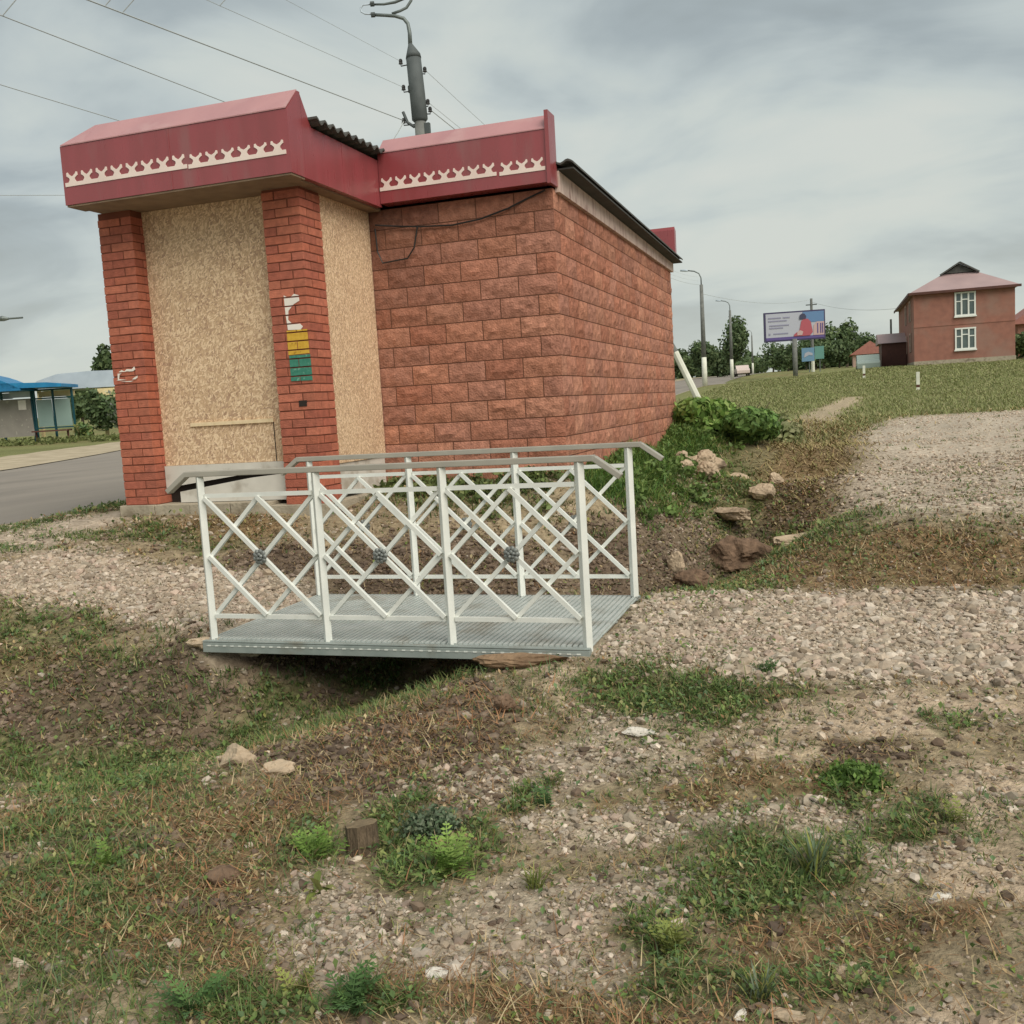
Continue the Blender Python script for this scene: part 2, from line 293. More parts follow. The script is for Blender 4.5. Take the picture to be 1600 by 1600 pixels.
BLOB = [
 ('straw',.8,-3.0,3.35,.6,.1,0,.3),('straw',.7,-5.4,4.9,.9,0,0,.4),('soil',.9,-4.5,4.85,1.0,0,-.1,.22),('soil',.8,-2.45,2.95,.3,0,0,.12),('straw',.8,-2.0,2.35,.4,0,0,.2),
 ('soil',1.0,-1.75,8.4,.5,0,0,1.1),('soil',.9,-1.35,10.2,.3,0,0,1.0),('straw',.9,-.45,12.5,.45,0,0,2.0),('straw',1.0,.6,7.75,1.6,0,0,.38),('soil',.6,-.6,11.5,.3,0,0,1.6),
 ('green',1.0,-0.80,4.73,0.47,0.05,-0.05,0.34),('green',1.0,0.02,3.89,0.18,0.02,0.00,0.18),('green',1.0,-0.34,3.05,0.20,0.03,-0.02,0.21),('green',1.0,-0.10,3.20,0.12,0.02,-0.00,0.18),
 ('green',1.0,-1.34,3.07,0.14,0.02,-0.07,0.19),('green',1.0,-1.56,3.25,0.15,0.02,-0.09,0.21),('green',1.0,-1.82,3.00,0.12,0.02,-0.09,0.17),('green',1.0,-1.27,2.21,0.12,0.03,-0.07,0.13),
 ('green',1.0,-1.65,2.11,0.18,0.04,-0.08,0.12),('green',1.0,-3.82,4.67,0.93,-0.10,-0.15,0.21),('green',1.0,-4.46,4.39,0.33,0.09,-0.19,0.21),('green',1.0,-3.34,5.16,0.27,0.22,-0.05,0.09),
 ('green',1.0,-2.97,5.92,0.28,0.20,-0.06,0.13),('green',1.0,-1.13,3.58,0.10,0.01,-0.04,0.13),('green',1.0,0.17,3.55,0.13,0.02,0.01,0.16),('green',1.0,-0.47,2.69,0.09,0.02,-0.03,0.17),
 ('green',1.0,-1.96,15.53,0.62,0.67,-1.31,10.58),('green',1.0,-1.95,11.71,0.27,1.27,-0.37,2.32),('green',0.4,-0.45,10.48,0.58,-1.30,-0.07,1.77),('green',0.4,-0.05,8.74,0.35,-1.32,-0.01,1.35),
 ('green',1.0,-3.02,3.06,0.36,0.03,-0.36,0.38),('green',1.0,-3.81,4.17,0.78,-0.20,-0.54,0.61),('green',1.0,-1.22,3.30,0.14,0.02,-0.04,0.13),('green',1.0,-0.47,4.53,0.17,0.02,-0.02,0.22),
 ('green',0.7,-5.39,5.44,0.58,0.05,-0.35,0.38),('green',0.7,-2.46,2.61,0.38,0.06,-0.27,0.31),('green',0.7,-4.57,5.05,0.40,0.01,-0.13,0.16),('green',0.7,-3.76,9.27,0.87,-0.08,-0.21,0.53),
 ('green',0.7,-1.22,14.55,0.42,0.32,-0.15,1.96),('green',0.7,0.44,5.53,0.00,0.00,0.00,0.00),('green',0.7,0.48,4.56,0.16,0.01,0.01,0.08),('green',0.7,-1.71,3.65,0.20,0.02,-0.05,0.12),
 ('green',0.7,-0.24,2.60,0.34,0.06,-0.01,0.12),('green',0.7,-7.22,7.41,0.45,0.01,-0.26,0.27),('green',0.7,-8.22,9.34,0.82,-0.31,-0.74,0.86),('green',0.7,-5.82,7.39,0.40,0.02,-0.20,0.27),
 ('green',0.7,-5.16,7.20,0.39,0.08,-0.12,0.17),('soil',1.0,-3.99,5.07,0.46,0.10,-0.11,0.17),('soil',1.0,-4.72,4.69,0.39,0.06,-0.14,0.16),('soil',1.0,-2.20,4.51,0.74,-0.46,-0.42,0.87),
 ('soil',1.0,-2.27,3.84,0.40,-0.05,-0.27,0.47),('soil',1.0,-1.43,9.52,0.45,0.64,-0.09,0.68),('soil',1.0,-1.41,8.60,0.44,0.03,-0.20,1.24),('soil',1.0,-4.31,7.03,0.43,0.18,-0.14,0.25),
 ('soil',1.0,-3.10,7.51,0.82,0.51,-0.23,0.63),('soil',1.0,-1.96,2.55,0.13,0.02,-0.05,0.08),('soil',1.0,0.10,4.21,0.23,0.03,0.00,0.12),('soil',1.0,-2.70,6.45,0.38,0.03,-0.07,0.18),
 ('soil',1.0,-1.80,9.23,0.27,0.52,-0.17,0.94),('soil',1.0,-1.98,3.89,0.39,-0.01,-0.14,0.29),('soil',1.0,-0.86,10.03,0.25,-0.05,-0.12,1.44),('soil',1.0,-3.47,5.56,0.32,0.51,-0.09,0.17),
 ('straw',1.0,-1.75,4.11,0.32,0.01,-0.07,0.17),('straw',1.0,-2.10,2.76,0.36,0.05,-0.14,0.20),('straw',1.0,-2.51,2.37,0.27,0.05,-0.16,0.17),('straw',1.0,-0.67,2.30,0.32,0.07,-0.03,0.13),
 ('straw',1.0,-0.04,2.80,0.31,0.05,-0.00,0.17),('straw',1.0,0.39,7.49,1.23,-1.11,0.03,0.53),('straw',1.0,-0.27,7.31,0.62,-0.78,-0.02,0.53),('straw',1.0,-0.08,18.79,0.86,-0.73,-0.01,3.54),
 ('straw',1.0,-2.22,3.23,0.34,0.02,-0.15,0.23),('straw',1.0,-2.38,4.42,0.49,-0.47,-0.37,0.70),('straw',1.0,-0.30,4.00,0.25,0.03,-0.01,0.16),('straw',1.0,-0.61,3.66,0.15,0.02,-0.03,0.20),
 ('straw',1.0,-1.13,2.32,0.21,0.05,-0.05,0.11),('straw',1.0,0.27,2.88,0.17,0.03,0.01,0.14),('straw',1.0,-0.53,15.27,0.55,0.02,-0.07,2.26),('straw',1.0,-5.30,7.61,0.57,0.06,-0.22,0.34),
 ('straw',1.0,-2.14,3.49,0.27,0.01,-0.11,0.19),('dirt',1.0,0.09,4.59,0.71,0.07,0.01,0.22),('dirt',1.0,0.39,3.21,0.20,0.03,0.03,0.26),('dirt',1.0,0.26,2.46,0.22,0.04,0.01,0.13),
 ('dirt',1.0,-1.61,5.02,0.51,-0.67,-0.08,0.26),('dirt',1.0,0.54,3.87,0.20,0.02,0.05,0.35),('dirt',1.0,-0.58,4.17,0.44,0.04,-0.02,0.20),('dirt',1.0,-1.80,11.21,0.40,1.01,-0.36,2.39),
 ('pebble',1.0,-1.39,3.70,0.40,0.05,-0.07,0.21),('pebble',1.0,-0.96,4.00,0.39,0.04,-0.04,0.19),('pebble',1.0,-0.18,3.60,0.27,0.04,-0.01,0.22),('pebble',1.0,-1.29,2.64,0.36,0.07,-0.06,0.15),
 ('pebble',1.0,-1.54,2.44,0.23,0.05,-0.07,0.11),('pebble',1.0,-0.81,2.85,0.44,0.08,-0.05,0.20),('pebble',1.0,-0.72,3.43,0.35,0.05,-0.03,0.16),('pebble',1.0,-0.96,2.52,0.33,0.07,-0.04,0.13),
 ('pebble',1.0,-1.51,2.72,0.21,0.04,-0.06,0.12),('pebble',1.0,-0.89,4.35,0.29,0.03,-0.02,0.11),('pebble',1.0,0.06,3.29,0.24,0.04,0.00,0.14),
]
# ---------------------------------------------------------------- ground zones
def poly_sd(px,py,poly):
    """rough signed distance to a polygon, positive inside"""
    n=len(poly); ins=np.zeros(px.shape,bool); d=np.full(px.shape,1e9)
    for i in range(n):
        x0,y0=poly[i]; x1,y1=poly[(i+1)%n]
        c=((y0>py)!=(y1>py))&(px<(x1-x0)*(py-y0)/((y1-y0)+1e-12)+x0); ins^=c
        ex,ey=x1-x0,y1-y0; t=np.clip(((px-x0)*ex+(py-y0)*ey)/(ex*ex+ey*ey+1e-12),0,1)
        d=np.minimum(d,np.hypot(px-x0-t*ex,py-y0-t*ey))
    return np.where(ins,d,-d)
POLY['gravel'][0]=[(-1.31,5.12),(-0.91,4.97),(-0.35,4.93),(0.25,4.98),(0.80,4.94),(2.5,4.9),(7,5.2),(7,7.6),(1.13,6.98),(-0.05,6.90),(-1.31,6.74)]
POLY['gravel'][1]=[(-6.47,6.20),(-6.58,6.73),(-6.25,6.89),(-5.79,6.75),(-5.18,6.61),(-4.88,6.75),(-4.04,6.8),(-3.7,6.58),(-3.72,5.15),(-4.04,5.28),(-4.92,5.68),(-6.05,5.77),(-7.2,5.75),(-9,5.6),(-9,6.4),(-7.6,6.35)]
POLY['lot'][0]=[(11,26.0),(3.76,23.16),(1.23,22.88),(0.24,18.50),(0.37,15.04),(0.01,11.71),(-0.0,10.6),(0.44,8.62),(1.39,8.5),(4,8.3),(12,8.6),(16,20)]
POLY['path'][0]=[(-9.5,7.1),(-7.95,7.6),(-7.3,8.2),(-7.02,8.6),(-6.52,7.86),(-6.49,7.2),(-6.58,6.85),(-6.9,6.5),(-7.8,6.45),(-9.5,6.5)]
TYPES=['gravel','lot','path','green','soil','straw','dirt','pebble']
ALB={'base':(.31,.25,.165),'gravel':(.42,.355,.275),'lot':(.50,.43,.345),'path':(.44,.365,.285),'green':(.15,.145,.07),'soil':(.135,.098,.073),
     'straw':(.235,.165,.09),'dirt':(.52,.41,.30),'pebble':(.41,.345,.265),'field':(.215,.225,.095)}
def zones(x,y):
    wx=(fbm(x*2.1,y*2.1,11)-.47)*.5+(fbm(x*9,y*9,12)-.47)*.16; wy=(fbm(x*2.1,y*2.1,21)-.47)*.5+(fbm(x*9,y*9,22)-.47)*.16
    far=np.clip((y-9)/12,0,1); X=x+wx*(1+2*far); Y=y+wy*(1+2*far)
    W={t:np.zeros(x.shape) for t in TYPES}
    for t in ('gravel','lot','path'):
        for p in POLY[t]:
            s=.28 if t!='lot' else .6
            W[t]=np.maximum(W[t],np.clip(poly_sd(x+wx*.45,y+wy*.45,p)/s+.5,0,1))
    for t,s,cx,cy,ax,ay,bx,by in BLOB:
        det=ax*by-ay*bx
        if abs(det)<1e-6: continue
        dx=X-cx; dy=Y-cy; u=(dx*by-dy*bx)/det; v=(dy*ax-dx*ay)/det; r=np.sqrt(u*u+v*v)
        W[t]=np.maximum(W[t],s*np.clip((1.25-r)/.5,0,1))
    W['green']=W['green']*(1-.8*W['soil'])*(1-.45*W['straw'])
    inside=np.maximum.reduce([W['gravel'],W['lot'],W['path']])
    for t in ('soil','straw','dirt','pebble'): W[t]=W[t]*(1-inside)
    W['green']=W['green']*(1-inside*.8)
    fld=np.clip((y-17-2*(fbm(x*.2,y*.2,5)-.5))/5,0,1)*(1-W['lot'])
    fld=np.where(x<-2.6,np.clip((y-22)/4,0,1),fld)
    ft=np.clip((1.6-np.abs(x-(-.4+(y-24)*.06))/.5),0,1)*(y>18)*(y<44)   # worn foot track through the field
    W['field']=fld; W['track']=ft*fld
    # weedy ground left and behind the kiosk
    lf=np.clip((-x-8.6)/.6,0,1)
    W['field']=np.maximum(W['field'],lf)
    return W
def ground_colour(x,y,W):
    c=np.empty(x.shape+(3,)); b=np.array(ALB['base']); n=fbm(x*1.3,y*1.3,31)
    c[...]=b*(.75+.55*n[...,None])
    def lay(t,w): 
        nonlocal c
        a=np.array(ALB[t]); c=c*(1-w[...,None])+a*w[...,None]
    for t in ('dirt','pebble','straw','soil','green'): lay(t,W[t]*.9)
    lay('field',W['field']); lay('straw',np.clip((fbm(x*.16,y*.16,77)-.5)*2.2,0,.45)*W['field']); lay('dirt',W['track']*.75)
    lay('lot',W['lot']); lay('path',W['path']); lay('gravel',W['gravel'])
    n2=fbm(x*7,y*7,41)
    n3=fbm(x*2.6,y*2.6,43); return c*(.62+.52*n2[...,None]+.28*n3[...,None])
def micro(x,y,W=None):
    d=np.hypot(x,y); f=np.clip((16-d)/6,0,1)
    a=.055*(fbm(x*3.2,y*3.2,51)-.47)+.035*(fbm(x*11,y*11,52)-.47)
    if W is not None: a=a*(1-.75*np.maximum.reduce([W['gravel'],W['path'],W['lot']*.6]))+.05*(fbm(x*6,y*6,55)-.47)*W['soil']
    return a*f
def ground_z(x,y,W=None): return height(x,y)+micro(x,y,zones(x,y) if W is None else W)
def lines(a,b,step,lo,hi,g=1.16,cap=40):
    c=list(np.arange(a,b+1e-6,step)); s=step
    while c[-1]<hi: s=min(s*g,cap); c.append(c[-1]+s)
    s=step
    while c[0]>lo: s=min(s*g,cap); c.insert(0,c[0]-s)
    return np.array(c)
gx=lines(-7.5,2.2,.036,-700,900); gy=lines(1.4,10.5,.036,-60,1400,1.1)
GX,GY=np.meshgrid(gx,gy)
GW=zones(GX,GY); GZ=height(GX,GY)+micro(GX,GY,GW)
# keep the earth below the asphalt
def road_near(y): return -8.0-.026*(y-9)
def road_far(y): return np.interp(y,[-40,8,17,25,34,60,90,130,220],[-18,-17.0,-17.7,-20.9,-22.5,-21,-19,-19.5,-26])
def road_z(x,y): return height(x,y)-.012
rd=(GX<road_near(GY)-.05)&(GX>road_far(GY)+.05)&(GY>-40)&(GY<220)
GZ=np.where(rd,np.minimum(GZ,height(GX,GY)-.1),GZ)
# no earth inside the kiosk footprint above its floor
ny,nx=GX.shape
idx=np.arange(nx*ny).reshape(ny,nx)
q=np.stack([idx[:-1,:-1],idx[:-1,1:],idx[1:,1:],idx[1:,:-1]],-1).reshape(-1,4)
g=mesh_np('ground',np.stack([GX,GY,GZ],-1).reshape(-1,3),[q],M['ground'],ground_colour(GX,GY,GW).reshape(-1,3),True)
tag(g,kind='structure')
# road sheet, draped
ry=lines(0,60,.8,-40,220,1.08,8); t=np.linspace(0,1,15)
RX=road_near(ry)[:,None]*(1-t)+road_far(ry)[:,None]*t; RY=np.repeat(ry[:,None],15,1)
ii=np.arange(RX.size).reshape(RX.shape); q=np.stack([ii[:-1,:-1],ii[:-1,1:],ii[1:,1:],ii[1:,:-1]],-1).reshape(-1,4)
r=mesh_np('road',np.stack([RX,RY,road_z(RX,RY)],-1).reshape(-1,3),[q],M['asphalt'],None,True); tag(r,kind='structure')
# near kerb edge strip (thin asphalt lip) and far gravel shoulder
b=MB()
for i in range(len(ry)-1):
    if ry[i]>80: break
    a0,a1=ry[i],ry[i+1]; x0,x1=float(road_near(a0)),float(road_near(a1)); z0=hz(x0,a0);z1=hz(x1,a1)
    b.hexa([(x0-.02,a0,z0-.15),(x0+.1,a0,z0-.15),(x1+.1,a1,z1-.15),(x1-.02,a1,z1-.15)],[(x0-.02,a0,z0+.0),(x0+.1,a0,z0+.01),(x1+.1,a1,z1+.01),(x1-.02,a1,z1+.0)])
tag(b.build('kerb',M['concrete']),kind='structure')
SX=road_far(ry)[:,None]+.3-np.linspace(0,1,5)*3.3; SY=np.repeat(ry[:,None],5,1)
SX=SX+ (fbm(SX*.7,SY*.7,3)-.5)*.8*np.array([0,.3,.6,1,1.5])
ii=np.arange(SX.size).reshape(SX.shape); q=np.stack([ii[:-1,:-1],ii[:-1,1:],ii[1:,1:],ii[1:,:-1]],-1).reshape(-1,4)
s=mesh_np('road_shoulder',np.stack([SX,SY,height(SX,SY)+.006],-1).reshape(-1,3),[q],M['shoulder'],None,True); tag(s,kind='structure')
# ---------------------------------------------------------------- scatter
YAW=-.32178
def sample(n,dmin,dmax,half=.66,p=1.5):
    """points in the wedge of ground before the viewer, thinning with distance"""
    n=int(n*1.22); u=rng.random(n); e=2-p
    d=(dmin**e+u*(dmax**e-dmin**e))**(1/e) if abs(e)>1e-6 else dmin*(dmax/dmin)**u
    a=YAW+rng.uniform(-half-.04,half+.27,n)
    return d*np.sin(a),d*np.cos(a),d
def off_limits(x,y):
    k=((x>-6.75)&(x<-4.42)&(y>7.9)&(y<17))|((x>-6.75)&(x<-2.5)&(y>9.4)&(y<17))
    k|=(x<road_near(y)+.12)&(x>road_far(y)-.2)
    k|=(x>-3.83)&(x<-1.29)&(y>5.12)&(y<6.64)&(height(x,y)>.02)
    return k
def icos():
    bm=bmesh.new(); bmesh.ops.create_icosphere(bm,subdivisions=1,radius=1); bm.verts.ensure_lookup_table()
    v=np.array([x.co[:] for x in bm.verts]); f=np.array([[w.index for w in q.verts] for q in bm.faces]); bm.free(); return v,f
def stones(x,y,r,cols,name,sink=.25,W=None):
    v,f=icos(); n=len(x); nv=len(v)
    j=1+rng.normal(0,.2,(n,nv,1)); sc=np.stack([rng.uniform(.8,1.35,n),rng.uniform(.7,1.1,n),rng.uniform(.45,.85,n)],-1)[:,None,:]
    p=v[None]*j*sc; a=rng.uniform(0,2*pi,n); tl=rng.normal(0,.35,n)
    y1=p[...,1]*np.cos(tl)[:,None]-p[...,2]*np.sin(tl)[:,None]; z1=p[...,1]*np.sin(tl)[:,None]+p[...,2]*np.cos(tl)[:,None]
    x2=p[...,0]*np.cos(a)[:,None]-y1*np.sin(a)[:,None]; y2=p[...,0]*np.sin(a)[:,None]+y1*np.cos(a)[:,None]
    p=np.stack([x2,y2,z1],-1)*r[:,None,None]; z=ground_z(x,y,W)
    p+=np.stack([x,y,z+r*(.5-sink)],-1)[:,None,:]
    F=(f[None]+(np.arange(n)*nv)[:,None,None]).reshape(-1,3)
    return mesh_np(name,p.reshape(-1,3),[F],M['stones'],np.repeat(cols,nv,0),False)
def pick(x,y,prob):
    k=rng.random(len(x))<prob
    return k
# gravel on the paths and pebbles in the earth
x,y,d=sample(430000,1.6,15,p=1.15); W=zones(x,y)
pr=np.clip(W['gravel']*.9+W['pebble']*.75+W['lot']*.22+W['dirt']*.25+W['path']*.02+.08*(1-W['green'])*(1-W['soil']*.6),0,1)*~off_limits(x,y)
clump=np.clip(.45+1.3*(fbm(x*4,y*4,61)-.35),.1,1); pr=pr*np.where(W['gravel']>.5,1,clump)
k=pick(x,y,pr); x,y,d=x[k],y[k],d[k]; W={t:w[k] for t,w in W.items()}
r=np.exp(rng.normal(0,.55,len(x)))*np.where(W['gravel']>.4,.0050+.00055*d,.0038+.00058*d)
r=r*np.where((W['gravel']>.4)&(y<5.25)&(x>-.6),1.45,1); r=np.clip(r,.003,np.where(W['gravel']>.4,.042,.026))
pal=np.array([(.50,.41,.315),(.54,.455,.36),(.43,.345,.255),(.50,.385,.305),(.39,.315,.24),(.58,.50,.41),(.46,.39,.30)])
c=pal[rng.integers(0,len(pal),len(x))]*rng.uniform(.66,1.1,(len(x),1))*np.where(W['gravel']>.4,1,rng.choice([.7,.85,1.0,1.12],len(x)))[:,None]
nstones=len(x)
tag(stones(x,y,r,c,'gravel',W=W),kind='stuff')
# the lot behind, coarser towards its far end
x=rng.uniform(-.5,13,46000); y=11+rng.random(46000)*15; W=zones(x,y); k=pick(x,y,W['lot']*np.clip(.15+1.6*(fbm(x*.9,y*2.2,64)-.35),.05,1)); x,y=x[k],y[k]; W={t:w[k] for t,w in W.items()}
c=pal[rng.integers(0,len(pal),len(x))]*rng.uniform(.85,1.15,(len(x),1))
tag(stones(x,y,rng.uniform(.008,.022,len(x)),c,'lot_gravel',W=W),kind='stuff')
# crumbs of earth
x,y,d=sample(120000,2.0,14,p=1.1); W=zones(x,y); k=pick(x,y,(W['soil']*.8+.05*(1-W['gravel'])*(1-W['path'])*(1-W['lot'])))&~off_limits(x,y); x,y,d=x[k],y[k],d[k]; W={t:w[k] for t,w in W.items()}
c=np.array([(.15,.108,.078),(.19,.14,.10),(.12,.088,.066),(.23,.175,.13)])[rng.integers(0,4,len(x))]*rng.uniform(.8,1.2,(len(x),1))
tag(stones(x,y,np.minimum(np.exp(rng.normal(0,.5,len(x)))*(.005+.0012*d),.028),c,'soil_crumbs',W=W),kind='stuff')
# ---- blades: bent two-segment strips
def blades(x,y,z,L,w,yaw,lean,curl,cols,name,mat,tipc=None):
    n=len(x); ca,sa=np.cos(yaw),np.sin(yaw)
    def pt(t,side):
        ang=lean+curl*t
        h=L*t*np.cos(ang*.75); o=L*t*np.sin(ang*.75)+L*curl*.15*t*t; ww=w*(1-t*.85)*side
        return np.stack([x+ca*o-sa*ww,y+sa*o+ca*ww,z+h],-1)
    P=np.stack([pt(0,-.5),pt(0,.5),pt(.5,.5),pt(.5,-.5),pt(1,.5),pt(1,-.5)],1)
    i=(np.arange(n)*6)[:,None]
    F=np.concatenate([i+np.array([[0,1,2,3]]),i+np.array([[3,2,4,5]])])
    C_=np.repeat(cols[:,None,:],6,1)
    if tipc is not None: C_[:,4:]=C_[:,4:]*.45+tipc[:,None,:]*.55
    return P.reshape(-1,3),F,C_.reshape(-1,3)
class Pile:
    def __init__(s): s.P=[];s.F=[];s.C=[];s.n=0
    def add(s,P,F,C_): s.P.append(P); s.F.append(F+s.n); s.C.append(C_); s.n+=len(P)
    def build(s,name,mat):
        return mesh_np(name,np.concatenate(s.P),s.F,mat,np.concatenate(s.C),False)
def leaves(x,y,z,size,cols,elong=1.6,tilt=.6):
    n=len(x); a=rng.uniform(0,2*pi,n); t=rng.normal(0,tilt,n); l=size*elong; w=size*.5
    ca,sa=np.cos(a),np.sin(a); ct,st=np.cos(t),np.sin(t)
    def pt(u,v):
        return np.stack([x+ca*u*l*ct-sa*v*w,y+sa*u*l*ct+ca*v*w,z+np.abs(st)*l*(u+.5)+.35*w*np.abs(v)],-1)
    P=np.stack([pt(-.5,0),pt(0,-1),pt(.5,0),pt(0,1)],1); F=(np.arange(n)*4)[:,None]+np.array([[0,1,2,3]])
    return P.reshape(-1,3),F,np.repeat(cols[:,None,:],4,1).reshape(-1,3)
gp=np.array([(.13,.20,.055),(.16,.225,.07),(.11,.17,.06),(.21,.235,.08),(.27,.265,.115),(.09,.145,.045),(.13,.20,.09)])
sp=np.array([(.34,.25,.13),(.28,.17,.085),(.42,.34,.2),(.22,.125,.065),(.30,.215,.12),(.17,.105,.06),(.38,.29,.17)])
green=Pile(); dry=Pile()
# tufts of living grass
x,y,d=sample(80000,1.7,15,p=1.25); W=zones(x,y)
pg=np.clip(W['green']*.82+.13*(1-W['gravel'])*(1-W['path'])*(1-W['lot']*.7)*(1-W['soil']*.7)*(1-W['dirt']*.5)+.012*W['gravel'],0,1)*~off_limits(x,y)
pg*=np.clip(.25+1.9*(fbm(x*5,y*5,71)-.3),.05,1)
k=pick(x,y,pg); x,y,d=x[k],y[k],d[k]; W={t:w[k] for t,w in W.items()}; z=ground_z(x,y,W)
m=9; n=len(x); rep=lambda a: np.repeat(a,m)
yaw=rng.uniform(0,2*pi,n*m); rr=rng.random(n*m)*.018
L=rep(rng.uniform(.022,.06,n)*(.7+.75*W['green']))*rng.uniform(.5,1.25,n*m); wd=(.0026+.0010*rep(d))*rng.uniform(.7,1.2,n*m)
col=gp[rng.integers(0,len(gp),n*m)]*rep(rng.uniform(.65,1.2,n))[:,None]
lush=rng.random(n*m)<rep(W['green']*.75); col[lush]=np.array([(.14,.215,.06),(.17,.25,.075),(.11,.18,.05)])[rng.integers(0,3,lush.sum())]
isdry=rng.random(n*m)<.36-.2*rep(W['green']); col[isdry]=sp[rng.integers(0,len(sp),isdry.sum())]
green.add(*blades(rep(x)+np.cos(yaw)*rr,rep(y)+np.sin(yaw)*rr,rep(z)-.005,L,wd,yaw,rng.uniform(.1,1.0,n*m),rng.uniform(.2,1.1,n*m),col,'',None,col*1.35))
# small broad weed leaves hugging the ground
x,y,d=sample(200000,1.7,13,p=1.25); W=zones(x,y)
pg=np.clip(W['green']*.95+.05*(1-W['gravel'])*(1-W['path'])*(1-W['soil']*.6),0,1)*~off_limits(x,y)*np.clip(.2+2*(fbm(x*6,y*6,72)-.3),.03,1)
k=pick(x,y,pg); x,y,d=x[k],y[k],d[k]; W={t:w[k] for t,w in W.items()}; z=ground_z(x,y,W)
col=gp[rng.integers(0,len(gp),len(x))]*rng.uniform(.75,1.35,(len(x),1))
green.add(*leaves(x,y,z+rng.uniform(.004,.04,len(x)),(.008+.0016*d)*rng.uniform(.6,1.5,len(x)),col))
# dead grass and mown stalks lying about
x,y,d=sample(330000,1.6,14,p=1.25); W=zones(x,y)
pd=np.clip(W['straw']*.95+W['green']*.1+W['soil']*.3+.34*(1-W['gravel'])*(1-W['path'])*(1-W['lot'])*(1-W['dirt']*.75)*(1-W['pebble']*.6)*(1-W['green']*.7)+.02*W['gravel']+.05*W['lot'],0,1)*~off_limits(x,y)
pd*=np.clip(.2+2.2*(fbm(x*4.5,y*4.5,73)-.3),.05,1)
k=pick(x,y,pd); x,y,d=x[k],y[k],d[k]; W={t:w[k] for t,w in W.items()}; z=ground_z(x,y,W); n=len(x)
col=sp[rng.integers(0,len(sp),n)]*rng.uniform(.7,1.25,(n,1)); g2=rng.random(n)<.25; col[g2]=np.array((.20,.19,.075))*rng.uniform(.7,1.2,(g2.sum(),1))
red=(rng.random(n)<W['straw']*.28); col[red]=np.array((.30,.16,.08))*rng.uniform(.7,1.2,(red.sum(),1))
dry.add(*blades(x,y,z+rng.uniform(-.004,.018,n),rng.uniform(.012,.06,n)*(1+.06*d),(.002+.0008*d)*rng.uniform(.6,1.3,n),rng.uniform(0,2*pi,n),rng.uniform(1.2,1.95,n),rng.uniform(-.3,.4,n),col,'',None))
# brown leaf litter and crumbs of mown weed
x,y,d=sample(130000,1.6,13,p=1.25); W=zones(x,y); k=pick(x,y,np.clip(.5*W['straw']+.35*W['green']+.3*W['soil']+.30*(1-W['gravel'])*(1-W['path'])*(1-W['lot'])*(1-.8*W['dirt'])*(1-.6*W['pebble']),0,1)*np.clip(.1+2.4*(fbm(x*5,y*5,79)-.32),.03,1))&~off_limits(x,y)
x,y,d=x[k],y[k],d[k]; W={t:w[k] for t,w in W.items()}; z=ground_z(x,y,W); lc=np.concatenate([sp,gp*np.array([1.1,.95,.9])])
dry.add(*leaves(x,y,z+rng.uniform(.002,.02,len(x)),(.006+.0012*d)*rng.uniform(.5,1.6,len(x)),lc[rng.integers(0,len(lc),len(x))]*rng.uniform(.55,1.25,(len(x),1)),1.9,.7))
# field behind: coarser tufts out to 60 m
x=rng.uniform(-14,24,60000); y=17+ (rng.random(60000)**1.7)*60; d=np.hypot(x,y); W=zones(x,y)
k=pick(x,y,np.clip(W['field']*(1-W['track'])*(1-W['lot']),0,1))&~off_limits(x,y)&(x>-7.5); x,y,d=x[k],y[k],d[k]; z=height(x,y); m=5; n=len(x)
col=np.array([(.25,.27,.11),(.28,.29,.125),(.22,.25,.095),(.33,.31,.16)])[rng.integers(0,4,n*m)]*np.repeat(rng.uniform(.8,1.2,n),m)[:,None]
rep=lambda a: np.repeat(a,m)
yaw=rng.uniform(0,2*pi,n*m)
green.add(*blades(rep(x)+rng.normal(0,.12,n*m),rep(y)+rng.normal(0,.12,n*m),rep(z)-.02,rng.uniform(.05,.15,n*m),.012+.0012*rep(d)*rng.uniform(.6,1.2,n*m),yaw,rng.uniform(0,.7,n*m),rng.uniform(.2,.8,n*m),col,'',None,col*1.15))
# long grass on the bank beside the shop wall
n=3600; x=-2.5+np.abs(rng.normal(0,.34,n)); y=rng.uniform(9.4,17.5,n); k=(x<-1.3-.0*y)&(x>-2.52); x,y=x[k],y[k]; z=ground_z(x,y); n=len(x); m=9; d=np.hypot(x,y); rep=lambda a: np.repeat(a,m); yaw=rng.uniform(0,2*pi,n*m)
col=gp[rng.integers(0,len(gp),n*m)]*np.array([.9,1.1,.8])*rep(rng.uniform(.75,1.3,n))[:,None]
green.add(*blades(rep(x)+rng.normal(0,.05,n*m),rep(y)+rng.normal(0,.05,n*m),rep(z)-.01,rep(rng.uniform(.07,.2,n))*rng.uniform(.6,1.2,n*m),(.003+.0010*rep(d))*rng.uniform(.7,1.3,n*m),yaw,rng.uniform(.1,.9,n*m),rng.uniform(.3,1.2,n*m),col,'',None,col*1.3))
